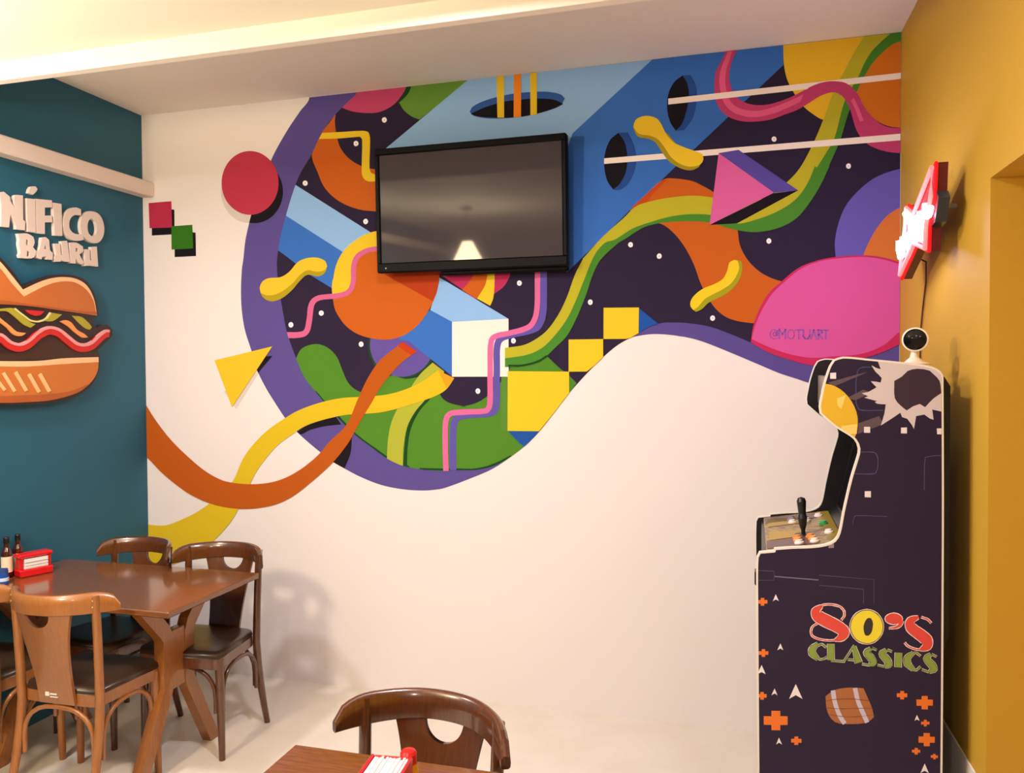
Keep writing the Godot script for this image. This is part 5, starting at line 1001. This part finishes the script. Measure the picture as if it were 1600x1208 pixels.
	art("letter_s","86A046",6,[10.8,82.6,10.3,82.3,9.8,82,9.3,81.6,8.9,80.7,9.2,79.9,9.6,79.3,10,78.9,10.3,78.6,10.5,78.3,10.8,77.9,10.9,77.7,10.9,77.8,11.2,77.9,11,77.7,10.7,77.4,10.4,77,10.6,76.5,11,76.5,11.4,76.6,12,76.8,12.6,77.5,12.6,78.3,12.3,79,12,79.5,11.7,80,11.3,80.4,10.8,80.8,10.5,81,10.4,80.9,10.3,80.8,10.5,81.1,10.9,81.5,11.2,82])
	art("letter_s","86A046",7,[8.4,76.9,10.4,76.6,10.5,76.9,8.4,77.2])
	art("letter_edge","E4E6D4",1,[13.4,81.6,13.3,76.9,15.5,77,15.6,81.7])
	art("letter_edge","23301E",2,[13.6,81.6,13.4,76.9,15.3,77,15.5,81.7])
	art("letter_i","86A046",3,[13.7,81.6,13.5,76.9,15.2,77,15.4,81.7])
	art("letter_edge","E4E6D4",1,[21.1,81.6,20.7,81.8,20.4,82.1,20,82.4,19.6,82.5,19.2,82.5,18.8,82.3,18.5,82.1,18.3,82,18.6,81.3,18.9,81.4,19.1,81.6,19.3,81.7,19.5,81.7,19.7,81.6,19.9,81.4,20.3,81.2,20.6,80.9])
	art("letter_edge","E4E6D4",1,[20.6,78.2,20.3,77.9,20,77.5,19.7,77.2,19.5,77,19.3,77,19,77,18.6,77.2,18.2,77.3,18,76.5,18.3,76.4,18.7,76.3,19.2,76.2,19.7,76.2,20.1,76.5,20.5,76.9,20.8,77.3,21.1,77.7])
	art("letter_edge","E4E6D4",3,[18.4,82.6,17.9,82.2,17.3,81.9,16.7,81.4,16.2,80.8,15.9,80,15.8,79.2,15.9,78.5,16.1,77.7,16.7,77.2,17.3,76.8,17.9,76.4,18.4,76.1,19.3,77.2,18.9,77.8,18.5,78.3,18.3,78.8,18.2,79.1,18.1,79.3,18.1,79.5,18.1,79.6,18.1,79.8,18.1,80,18.4,80.5,18.8,81,19.2,81.6])
	art("letter_edge","23301E",4,[21,81.4,20.6,81.7,20.3,82,20,82.2,19.6,82.4,19.2,82.4,18.9,82.2,18.6,82,18.3,81.8,18.5,81.4,18.8,81.6,19.1,81.7,19.3,81.9,19.5,81.9,19.7,81.8,20,81.6,20.4,81.3,20.7,81])
	art("letter_edge","23301E",4,[20.7,78.1,20.4,77.8,20.1,77.4,19.8,77,19.5,76.9,19.2,76.8,18.9,76.9,18.5,77,18.2,77.1,18,76.6,18.4,76.5,18.8,76.4,19.2,76.3,19.6,76.4,20,76.6,20.4,77,20.7,77.4,21,77.8])
	art("letter_edge","23301E",5,[18.5,82.5,18,82.1,17.4,81.8,16.8,81.3,16.3,80.7,16,80,15.9,79.3,16,78.5,16.2,77.8,16.8,77.3,17.4,76.9,17.9,76.6,18.5,76.2,19.2,77.1,18.8,77.7,18.4,78.2,18.1,78.7,18.1,79.1,18,79.3,17.9,79.4,17.9,79.6,18,79.8,18,80.1,18.3,80.6,18.7,81.1,19.1,81.7])
	art("letter_c","86A046",6,[20.9,81.3,20.6,81.6,20.2,81.9,19.9,82.1,19.6,82.3,19.2,82.2,18.9,82.1,18.7,81.9,18.4,81.7,18.5,81.5,18.8,81.7,19,81.9,19.3,82,19.5,82,19.8,81.9,20.1,81.7,20.4,81.4,20.8,81.1])
	art("letter_c","86A046",6,[20.8,78,20.5,77.7,20.1,77.3,19.8,76.9,19.5,76.7,19.2,76.7,18.9,76.8,18.5,76.9,18.1,77,18.1,76.8,18.4,76.7,18.8,76.5,19.2,76.4,19.6,76.5,20,76.7,20.3,77.1,20.6,77.5,20.9,77.9])
	art("letter_c","86A046",7,[18.6,82.4,18.1,82,17.5,81.7,16.9,81.2,16.4,80.7,16.2,80,16.1,79.3,16.1,78.6,16.3,77.9,16.9,77.4,17.4,77,18,76.7,18.6,76.3,19.1,77,18.7,77.6,18.3,78.1,18.1,78.6,18,79,17.9,79.2,17.8,79.4,17.8,79.7,17.9,79.9,18,80.2,18.2,80.7,18.6,81.2,19,81.8])
	art("letter_edge","E4E6D4",1,[25.6,81.8,24.1,82.5,23.8,81.7,25.2,81.1])
	art("letter_edge","E4E6D4",2,[23.4,82.6,22.9,82.3,22.4,82,21.9,81.5,21.5,80.5,21.8,79.5,22.2,78.9,22.6,78.5,22.9,78.1,23.2,77.8,23.5,77.4,23.6,77.3,23.6,77.7,23.9,78,23.8,77.7,23.4,77.4,23,77,23.5,75.9,23.9,76,24.5,76.2,25.1,76.5,25.7,77.3,25.6,78.4,25.3,79.1,25,79.6,24.6,80,24.2,80.4,23.7,80.8,23.5,80.9,23.5,80.7,23.3,80.4,23.5,80.7,23.8,81.1,24.1,81.6])
	art("letter_edge","E4E6D4",3,[21.1,76.6,23.1,76,23.3,76.8,21.3,77.4])
	art("letter_edge","23301E",3,[25.5,81.7,24,82.4,23.8,81.9,25.3,81.2])
	art("letter_edge","23301E",4,[23.4,82.5,23,82.2,22.5,81.9,22,81.4,21.6,80.5,21.9,79.5,22.3,79,22.7,78.6,23,78.2,23.3,77.9,23.6,77.5,23.7,77.4,23.8,77.7,24,77.9,23.8,77.6,23.4,77.2,23.1,76.8,23.4,76.1,23.9,76.2,24.4,76.3,25,76.6,25.6,77.4,25.5,78.4,25.2,79,24.9,79.5,24.5,79.9,24.1,80.3,23.6,80.6,23.4,80.8,23.3,80.7,23.2,80.5,23.4,80.8,23.7,81.3,24.1,81.7])
	art("letter_edge","23301E",5,[21.1,76.7,23.2,76.2,23.3,76.7,21.3,77.2])
	art("letter_s","86A046",5,[25.4,81.6,24,82.2,23.9,82,25.3,81.3])
	art("letter_s","86A046",6,[23.5,82.4,23.1,82.1,22.6,81.8,22.1,81.3,21.7,80.5,22,79.6,22.4,79.1,22.8,78.7,23.1,78.3,23.4,78,23.7,77.6,23.9,77.4,23.9,77.7,24.1,77.8,23.9,77.5,23.5,77.1,23.1,76.7,23.4,76.2,23.8,76.3,24.3,76.4,24.9,76.7,25.5,77.4,25.4,78.3,25.1,78.9,24.8,79.4,24.4,79.8,24,80.2,23.6,80.5,23.3,80.7,23.2,80.6,23.1,80.6,23.3,80.9,23.7,81.3,24,81.8])
	art("letter_s","86A046",7,[21.2,76.9,23.2,76.3,23.3,76.6,21.3,77.1])

# ---------------------------------------------------------------- star sign
func build_star_sign():
	var t := thing("neon_sign", "glowing red outlined star neon sign with white script on the yellow wall", "neon sign", Vector3(W, 0, 0))
	var star := vs([103.8, 237.6, 102.2, 227, 96, 218.5, 95, 210.5, 77.7, 215, 52.4, 205.8, 62.5, 224, 64.5, 231.8, 77, 227])
	var band := vs([49.5, 214, 53, 209.5, 80, 216, 101, 219, 105.5, 226, 103, 228.5, 80, 226, 62, 222, 49, 219.5])
	var st := begin()
	plate(st, star, on_right, 0.058, 0.095)
	put(st, "star_box", mat("5A1020", 0.3), t)
	st = begin()
	plate(st, band, on_right, 0.056, 0.09)
	put(st, "script_backing", mat("2A3444", 0.3), t)
	var path := []
	for q in Geometry2D.offset_polygon(star, -0.008)[0]:
		path.append(Vector3(-0.104, q.y, q.x))
	path.append(path[0])
	st = begin()
	tube(st, path, [0.0075], 8)
	put(st, "star_tube", glow("FF6A68", 13.0), t)
	path = []
	for q in star:
		path.append(Vector3(-0.093, q.y, q.x))
	path.append(path[0])
	st = begin()
	tube(st, path, [0.006], 6)
	put(st, "red_rim", glow("F01018", 6.0), t)
	st = begin()
	path = []
	for i in 61:
		var s := i / 60.0
		var amp := 0.027 + 0.012 * sin(s * 17.0)
		path.append(Vector3(-0.108, 2.166 + 0.07 * s + amp * sin(s * 44.0), 0.53 + 0.49 * s + 0.012 * cos(s * 44.0)))
	tube(st, path, [0.011], 8)
	put(st, "script_tube", glow("F4F8FF", 60.0), t)
	st = begin()
	tube(st, [Vector3(-0.108, 2.285, 0.66), Vector3(-0.108, 2.262, 0.69), Vector3(-0.108, 2.245, 0.72)], [0.011], 8)
	put(st, "script_tube", glow("F4F8FF", 60.0), t)
	for q in [Vector2(2.16, 0.68), Vector2(2.26, 0.9)]:
		st = begin()
		tube(st, [Vector3(0, q.x, q.y), Vector3(-0.06, q.x, q.y)], [0.008], 8)
		put(st, "standoff", mat("A8A8A8", 0.3), t)
	st = begin()
	tube(st, [Vector3(-0.02, 2.3, 0.7), Vector3(-0.05, 2.345, 0.8), Vector3(-0.02, 2.315, 0.86)], [0.003], 6)
	put(st, "feed_wire", mat("501818", 0.5), t)
	st = begin()
	tube(st, [Vector3(-0.06, 2.13, 0.6), Vector3(-0.012, 2.12, 0.535), Vector3(-0.006, 2.05, 0.51), Vector3(-0.006, 1.95, 0.46), Vector3(-0.006, 1.86, 0.425), Vector3(-0.006, 1.6, 0.41)], [0.003], 6)
	put(st, "power_cable", mat("4A1A14", 0.5), t)
	omni(Vector3(W - 0.2, 2.2, 0.68), 1.1, "C8C8FF", 0.05)

# ---------------------------------------------------------------- webcam
func build_webcam():
	var t := thing("webcam", "small round white security camera with black face on the arcade cabinet", "camera", Vector3(3.868, 1.728, 0.98))
	var st := begin()
	lathe(st, [Vector2(0.0, 0.0), Vector2(0.05, 0.0), Vector2(0.05, 0.004), Vector2(0.03, 0.01), Vector2(0.014, 0.025), Vector2(0.01, 0.045), Vector2(0.014, 0.06)])
	put(st, "stand", mat("F0E6D4", 0.4), t)
	var face := Basis(Vector3.UP, -0.28) * Basis(Vector3.RIGHT, PI / 2 - 0.05)
	st = begin()
	lathe(st, [Vector2(0, -0.03), Vector2(0.026, -0.027), Vector2(0.037, -0.01), Vector2(0.04, 0.008), Vector2(0.04, 0.014), Vector2(0.035, 0.016)], Vector3(0.003, 0.083, 0), face, 28)
	put(st, "housing", mat("F0E6D4", 0.4), t)
	st = begin()
	lathe(st, [Vector2(0.0355, 0.013), Vector2(0.03, 0.0165), Vector2(0.015, 0.0185), Vector2(0, 0.019)], Vector3(0.003, 0.083, 0), face, 28)
	put(st, "lens_face", mat("0A0A0E", 0.1), t)
	st = begin()
	for q in [-0.018, -0.008, 0.004, 0.015]:
		lathe(st, [Vector2(0.0018, 0.0), Vector2(0.001, 0.001), Vector2(0, 0.001)], Vector3(0.003, 0.083, 0) + face * Vector3(q, 0.0182, -0.009 - 0.004 * sin(q * 200.0)), face, 8)
	put(st, "indicator_dots", mat("B8A8D0", 0.3), t)

# ---------------------------------------------------------------- furniture
var wood: StandardMaterial3D
var dark_wood: StandardMaterial3D
var table_wood: StandardMaterial3D

func make_chair(wood: Material) -> Node3D:
	var t := thing("dining_chair", "chair", "chair")
	var pad := mat("38281C", 0.3)
	# seat: rounded trapezoid, front towards +z
	var plan := smooth(vs([-15, -19, 15, -19, 17.6, -17, 18.5, -10, 19.8, 5, 20.6, 12, 19.6, 14.3, 17, 14.9, 0, 15.4, -17, 14.9, -19.6, 14.3, -20.6, 12, -19.8, 5, -18.5, -10, -17.6, -17]), 70.0)
	var flat := func(u: float, v: float, d: float) -> Vector3: return Vector3(u, d, v)
	var st := begin()
	plate(st, plan, flat, 0.41, 0.455)
	put(st, "seat_frame", wood, t)
	st = begin()
	var rings := [[0.99, 0.455, 0.4], [1.005, 0.465, 0.15], [0.985, 0.48, 0.6], [0.9, 0.489, 0.93], [0.6, 0.495, 1.0], [0.0, 0.497, 1.0]]
	for i in rings.size() - 1:
		var a: Array = rings[i]
		var b: Array = rings[i + 1]
		for k in plan.size():
			var p := plan[k]
			var q := plan[(k + 1) % plan.size()]
			var np := Vector3(p.x, 0, p.y).normalized()
			var nq := Vector3(q.x, 0, q.y).normalized()
			var na: float = a[2]
			var nb: float = b[2]
			var v0 := Vector3(p.x * a[0], a[1], p.y * a[0])
			var v1 := Vector3(q.x * a[0], a[1], q.y * a[0])
			var v2 := Vector3(q.x * b[0], b[1], q.y * b[0])
			var v3 := Vector3(p.x * b[0], b[1], p.y * b[0])
			var n0 := (np * (1.0 - na) + Vector3.UP * na).normalized()
			var n1 := (nq * (1.0 - na) + Vector3.UP * na).normalized()
			var n2 := (nq * (1.0 - nb) + Vector3.UP * nb).normalized()
			var n3 := (np * (1.0 - nb) + Vector3.UP * nb).normalized()
			tri3(st, v0, v1, v2, n0, n1, n2)
			if b[0] > 0.0:
				tri3(st, v0, v2, v3, n0, n2, n3)
	put(st, "seat", pad, t)
	# legs: the rear ones run up to the crest rail
	for s in [-1.0, 1.0]:
		st = begin()
		var path := []
		for y in [0.0, 0.1, 0.2, 0.32, 0.42, 0.55, 0.68, 0.78, 0.86]:
			var z := -0.188 - 0.075 * pow(maxf(0.0, 0.42 - y) / 0.42, 1.5) - 0.022 * pow(maxf(0.0, y - 0.42) / 0.44, 1.4)
			path.append(Vector3(s * (0.186 + 0.016 * absf(y - 0.42)), y, z))
		tube(st, path, [0.014, 0.0155, 0.017, 0.018, 0.018, 0.0175, 0.017, 0.0165, 0.016], 12)
		var leg := put(st, "leg", wood, t)
		for y in [0.84, 0.815]:
			st = begin()
			lathe(st, [Vector2(0.004, 0), Vector2(0.003, 0.0015), Vector2(0, 0.002)], Vector3(s * 0.193, y, -0.2255), Basis(Vector3.RIGHT, -PI / 2), 8)
			put(st, "screw", mat("C9A878", 0.3, 0.0, 0.8), leg)
		st = begin()
		tube(st, [Vector3(s * 0.2, 0.0, 0.118), Vector3(s * 0.196, 0.2, 0.116), Vector3(s * 0.19, 0.445, 0.114)], [0.014, 0.017, 0.02], 10)
		put(st, "leg", wood, t)
	# bentwood arches between neighbouring legs
	var feet := [Vector3(-0.192, 0, 0.115), Vector3(0.192, 0, 0.115), Vector3(0.188, 0, -0.2), Vector3(-0.188, 0, -0.2)]
	for i in 4:
		var a: Vector3 = feet[i]
		var b: Vector3 = feet[(i + 1) % 4]
		var e := (b - a).normalized()
		a += e * 0.022
		b -= e * 0.022
		var path := []
		var mid := (a + b) / 2.0
		var half := (b - a) / 2.0
		path.append(a + Vector3.UP * 0.205)
		path.append(a + Vector3.UP * 0.245)
		for k in 13:
			var an := PI - PI * k / 12.0
			path.append(mid + half * signf(cos(an)) * pow(absf(cos(an)), 0.8) + Vector3.UP * (0.27 + 0.132 * pow(sin(an), 0.85)))
		path.append(b + Vector3.UP * 0.245)
		path.append(b + Vector3.UP * 0.205)
		st = begin()
		tube(st, path, [0.0095], 8)
		put(st, "arch_brace", wood, t)
	# crest rail: a strip bent round the sitter's back with rounded ends
	st = begin()
	var cols := 40
	var hw := 0.243
	var bend := func(x: float) -> float: return -0.298 + 0.158 * pow(absf(x) / hw, 2.3)
	var prev := []
	for i in cols + 1:
		var x := -hw + 2.0 * hw * i / cols
		var f: float = clampf((absf(x) - (hw - 0.062)) / 0.062, 0.0, 1.0)
		var top := 0.872 - 0.055 * (1.0 - sqrt(maxf(0.0, 1.0 - f * f)))
		var bot := 0.787 + 0.008 * (1.0 - pow(absf(x) / hw, 2.0))
		var z: float = bend.call(x)
		var dz := 2.3 * 0.158 * signf(x) * pow(absf(x) / hw, 1.3) / hw
		var nf := Vector3(-dz, 0, 1).normalized()
		var c := []
		for q in [[-0.011, bot + 0.004], [-0.012, (bot + top) / 2.0], [-0.011, top - 0.006], [-0.005, top], [0.005, top], [0.011, top - 0.006], [0.012, (bot + top) / 2.0], [0.011, bot + 0.004], [0.006, bot], [-0.006, bot]]:
			var lean: float = -0.02 * (q[1] - 0.83)
			c.append(Vector3(x, q[1], z + lean) + nf * q[0])
		var ns := [-nf, -nf, (-nf + Vector3.UP * 0.7).normalized(), (Vector3.UP - nf * 0.4).normalized(), (Vector3.UP + nf * 0.4).normalized(), (nf + Vector3.UP * 0.7).normalized(), nf, nf, (Vector3.DOWN + nf * 0.4).normalized(), (Vector3.DOWN - nf * 0.4).normalized()]
		if i > 0:
			for k in 10:
				var k2 := (k + 1) % 10
				tri3(st, prev[0][k], prev[0][k2], c[k2], prev[1][k], prev[1][k2], ns[k2])
				tri3(st, prev[0][k], c[k2], c[k], prev[1][k], ns[k2], ns[k])
		if i == 0 or i == cols:
			for k in range(1, 9):
				tri(st, c[0], c[k], c[k + 1], Vector3(signf(x), 0, 0))
		prev = [c, ns]
	put(st, "crest_rail", wood, t)
	# splat: waisted board with a half-moon cut under the crest
	st = begin()
	var rows := 30
	var pl := []
	for i in rows + 1:
		var y := 0.415 + 0.327 * i / 14.0
		if i > 14:
			y = 0.742 + 0.057 * pow((i - 14) / 16.0, 2.0)
		var s := (y - 0.415) / 0.385
		var w := 0.08 + 0.05 * pow(s, 2.2) + 0.003 * (1.0 - s)
		var notch := 0.0
		if y > 0.742:
			notch = sqrt(maxf(0.0, 0.057 * 0.057 - pow((0.799 - y), 2.0)))
		pl.append([y, w, notch])
	var zed := func(x: float, y: float) -> float:
		var s := clampf((y - 0.395) / 0.405, 0.0, 1.0)
		return lerpf(-0.196, bend.call(x), pow(s, 1.2))
	var seg := 6
	for i in rows:
		var r0: Array = pl[i]
		var r1: Array = pl[i + 1]
		for sd in [-1.0, 1.0]:
			for k in seg:
				var f0 := float(k) / seg
				var f1 := float(k + 1) / seg
				var xs := [sd * lerpf(r0[2], r0[1], f0), sd * lerpf(r0[2], r0[1], f1), sd * lerpf(r1[2], r1[1], f1), sd * lerpf(r1[2], r1[1], f0)]
				var ys := [r0[0], r0[0], r1[0], r1[0]]
				for off in [-0.006, 0.006]:
					var v := []
					var nn := []
					for j in 4:
						v.append(Vector3(xs[j], ys[j], zed.call(xs[j], ys[j]) + off))
						var dx: float = (zed.call(xs[j] + 0.002, ys[j]) - zed.call(xs[j] - 0.002, ys[j])) / 0.004
						var dyy: float = (zed.call(xs[j], ys[j] + 0.002) - zed.call(xs[j], ys[j] - 0.002)) / 0.004
						nn.append((Vector3(-dx, -dyy, 1) * signf(off)).normalized())
					tri3(st, v[0], v[1], v[2], nn[0], nn[1], nn[2])
					tri3(st, v[0], v[2], v[3], nn[0], nn[2], nn[3])
			for edge in [2, 1]:
				if edge == 2 and r1[2] <= 0.0:
					continue
				var x0: float = sd * r0[edge]
				var x1: float = sd * r1[edge]
				var n2 := Vector3(sd if edge == 1 else -sd, 0, 0)
				quad(st, Vector3(x0, r0[0], zed.call(x0, r0[0]) - 0.006), Vector3(x0, r0[0], zed.call(x0, r0[0]) + 0.006), Vector3(x1, r1[0], zed.call(x1, r1[0]) + 0.006), Vector3(x1, r1[0], zed.call(x1, r1[0]) - 0.006), n2)
	put(st, "splat", wood, t)
	return t

func another(src: Node3D, at: Vector3, turn: float, label: String) -> Node3D:
	var c: Node3D = src.duplicate()
	c.name = numbered(String(src.name))
	add_child(c, true)
	c.position = at
	c.rotation.y = turn
	c.set_meta("label", label)
	return c

func make_table() -> Node3D:
	var t := thing("dining_table", "table", "table", Vector3.ZERO, 0.0, "")
	var st := begin()
	box(st, Vector3(-0.56, 0.738, -0.313), Vector3(0.56, 0.765, 0.313), 0.004)
	put(st, "tabletop", table_wood, t)
	for x in [-0.37, 0.36]:
		for s in [-1.0, 1.0]:
			st = begin()
			var c := PackedVector2Array()
			var line := [Vector2(0.2, 0.738), Vector2(0.085, 0.605), Vector2(0.068, 0.57), Vector2(0.068, 0.36), Vector2(0.083, 0.32), Vector2(0.24, 0.0)]
			var wide := [0.07, 0.066, 0.062, 0.06, 0.062, 0.05]
			var lft := []
			var rgt := []
			for i in line.size():
				var d: Vector2 = (line[mini(i + 1, 5)] - line[maxi(i - 1, 0)]).normalized()
				var nn: Vector2 = Vector2(-d.y, d.x) * wide[i] * 0.5
				if i == 0 or i == 5:
					nn = Vector2(wide[i] * 0.62, 0)
					if i == 5:
						nn = nn * 1.0
				lft.append(line[i] + (nn if nn.x > 0 else -nn))
				rgt.append(line[i] - (nn if nn.x > 0 else -nn))
			rgt.reverse()
			for q in lft + rgt:
				c.append(Vector2(q.x * s + 0.03, q.y))
			plate(st, c, on_left, x - 0.024, x + 0.024)
			put(st, "leg", wood, t)
		st = begin()
		box(st, Vector3(x - 0.02, 0.34, -0.012), Vector3(x + 0.02, 0.6, 0.072), 0.004)
		put(st, "leg_block", wood, t)
	return t

func build_furniture():
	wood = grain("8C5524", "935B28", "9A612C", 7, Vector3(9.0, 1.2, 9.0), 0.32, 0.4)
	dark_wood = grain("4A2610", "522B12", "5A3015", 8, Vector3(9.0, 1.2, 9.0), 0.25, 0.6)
	table_wood = grain("6A3F1E", "724522", "7A4B26", 9, Vector3(1.0, 8.0, 8.0), 0.2, 0.6)
	var t := make_table()
	t.position = Vector3(0.572, 0, 0.912)
	tag(t, "brown varnished wooden table standing against the teal wall", "table", "")
	another(t, Vector3(2.765, 0, 2.383), 0.0, "brown wooden table in the foreground, cut off by the lower picture edge")
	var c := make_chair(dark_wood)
	c.position = Vector3(2.515, 0, 2.2)
	c.rotation.y = -0.14
	c.set_meta("label", "dark wooden chair with curved crest rail at the foreground table")
	var a := make_chair(wood)
	a.position = Vector3(0.724, 0, 1.165)
	a.rotation.y = PI + 0.02
	a.set_meta("label", "lighter lit wooden chair seen from behind, label on its backrest, at the corner table")
	another(a, Vector3(0.22, 0, 1.165), PI, "wooden chair cut by the left picture edge, beside the chair with the label")
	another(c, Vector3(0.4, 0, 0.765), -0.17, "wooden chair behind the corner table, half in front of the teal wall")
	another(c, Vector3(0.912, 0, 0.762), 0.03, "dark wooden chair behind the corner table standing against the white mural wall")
	var st := begin()
	box(st, Vector3(0.028, 0.448, -0.216), Vector3(0.046, 0.464, -0.2), 0.0005)
	box(st, Vector3(-0.008, 0.454, -0.216), Vector3(0.024, 0.46, -0.2), 0.0005)
	box(st, Vector3(-0.012, 0.444, -0.216), Vector3(0.024, 0.447, -0.2), 0.0005)
	put(st, "maker_label", mat("F0E8E0", 0.4), a).set_meta("label", "small white maker's label low on the splat")

# ---------------------------------------------------------------- things on the tables
func make_holder() -> Node3D:
	var t := thing("napkin_holder", "holder", "napkin holder", Vector3.ZERO, 0.0, "")
	var red := mat("D0141C", 0.25, 0.4)
	var st := begin()
	box(st, Vector3(-0.08, 0, -0.045), Vector3(0.08, 0.038, 0.045), 0.006)
	put(st, "base", red, t)
	st = begin()
	box(st, Vector3(-0.075, 0.036, -0.03), Vector3(-0.058, 0.105, 0.03), 0.004)
	put(st, "upright", red, t)
	st = begin()
	box(st, Vector3(0.058, 0.036, -0.03), Vector3(0.075, 0.105, 0.03), 0.004)
	put(st, "upright", red, t)
	st = begin()
	box(st, Vector3(-0.082, 0.092, -0.038), Vector3(0.082, 0.112, 0.038), 0.006)
	put(st, "cap", red, t)
	st = begin()
	for i in 9:
		var y := 0.039 + i * 0.0055
		var o := 0.003 * sin(i * 2.3)
		box(st, Vector3(-0.057, y, -0.038 + o), Vector3(0.057, y + 0.0042, 0.038 + o), 0.001)
	put(st, "napkin_stack", mat("F4EFEA", 0.8), t).set_meta("kind", "stuff")
	return t

func make_bottle() -> Node3D:
	var t := thing("sauce_bottle", "bottle", "bottle")
	var st := begin()
	lathe(st, [Vector2(0, 0), Vector2(0.021, 0), Vector2(0.023, 0.004), Vector2(0.023, 0.1), Vector2(0.02, 0.115), Vector2(0.011, 0.132), Vector2(0.0095, 0.15), Vector2(0, 0.15)])
	put(st, "bottle_body", mat("3A0E08", 0.08, 0.5), t)
	st = begin()
	lathe(st, [Vector2(0.0, 0.148), Vector2(0.0125, 0.148), Vector2(0.0125, 0.172), Vector2(0.011, 0.175), Vector2(0.0, 0.175)], Vector3.ZERO, Basis.IDENTITY, 16)
	put(st, "cap", mat("0C0C0E", 0.4), t)
	st = begin()
	lathe(st, [Vector2(0.0234, 0.025), Vector2(0.0236, 0.026), Vector2(0.0236, 0.092), Vector2(0.0234, 0.093)])
	put(st, "paper_label", mat("E8D9B8", 0.6), t)
	return t

func build_table_things():
	var h := make_holder()
	h.position = Vector3(0.105, 0.765, 0.885)
	h.scale = Vector3(0.9, 0.95, 0.9)
	h.rotation.y = 1.2
	h.set_meta("label", "red plastic napkin holder with white napkins on the corner table by the teal wall")
	var b := make_bottle()
	b.position = Vector3(0.035, 0.765, 0.965)
	b.scale.y = 1.08
	tag(b, "black-capped sauce bottle with cream label, the left of two on the corner table", "bottle", "")
	another(b, Vector3(0.03, 0.765, 0.9), 0.6, "dark sauce bottle with black cap, the right of two behind the red napkin holder")
	var t := thing("salt_shaker", "small blue and white shaker at the left picture edge beside the napkin holder", "shaker", Vector3(0.12, 0.765, 1.06))
	var st := begin()
	lathe(st, [Vector2(0, 0), Vector2(0.02, 0), Vector2(0.022, 0.004), Vector2(0.02, 0.055), Vector2(0, 0.055)])
	put(st, "jar", mat("1E4C9A", 0.3), t)
	st = begin()
	lathe(st, [Vector2(0.0212, 0.015), Vector2(0.0226, 0.016), Vector2(0.0222, 0.03), Vector2(0.0205, 0.031)])
	put(st, "label_band", mat("C8D8F0", 0.4), t)
	st = begin()
	lathe(st, [Vector2(0, 0.055), Vector2(0.021, 0.055), Vector2(0.019, 0.07), Vector2(0, 0.074)])
	put(st, "lid", mat("24407A", 0.3), t)
	var v := thing("napkin_holder", "red open-topped napkin holder full of white napkins on the foreground table", "napkin holder", Vector3(2.565, 0.765, 2.33), 0.1)
	var red := mat("D0141C", 0.25, 0.4)
	st = begin()
	box(st, Vector3(-0.05, 0, -0.085), Vector3(0.05, 0.03, 0.085), 0.006)
	put(st, "base", red, v)
	for s in [-1.0, 1.0]:
		st = begin()
		box(st, Vector3(s * 0.044 - 0.004, 0.028, -0.08), Vector3(s * 0.044 + 0.004, 0.104, 0.08), 0.003)
		put(st, "side_wall", red, v)
	st = begin()
	box(st, Vector3(-0.041, 0.028, -0.083), Vector3(0.041, 0.1, -0.077), 0.002)
	put(st, "end_wall", red, v)
	st = begin()
	for i in 14:
		var x := -0.038 + i * 0.0055
		box(st, Vector3(x, 0.03, -0.074 + 0.003 * sin(i * 1.9)), Vector3(x + 0.0054, 0.1 + 0.002 * sin(i * 2.7), 0.076), 0.001)
	put(st, "napkin_stack", mat("F6F2EE", 0.8), v).set_meta("kind", "stuff")
	var k := thing("sauce_bottle", "yellow squeeze bottle with a red cap beside the foreground napkin holder", "bottle", Vector3(2.578, 0.765, 2.208))
	st = begin()
	lathe(st, [Vector2(0, 0), Vector2(0.021, 0), Vector2(0.023, 0.004), Vector2(0.023, 0.05), Vector2(0.018, 0.07), Vector2(0, 0.07)])
	put(st, "bottle_body", mat("E8B020", 0.3, 0.4), k)
	st = begin()
	lathe(st, [Vector2(0, 0.068), Vector2(0.019, 0.068), Vector2(0.019, 0.09), Vector2(0.015, 0.096), Vector2(0, 0.098)])
	put(st, "cap", mat("D0181C", 0.3, 0.4), k)
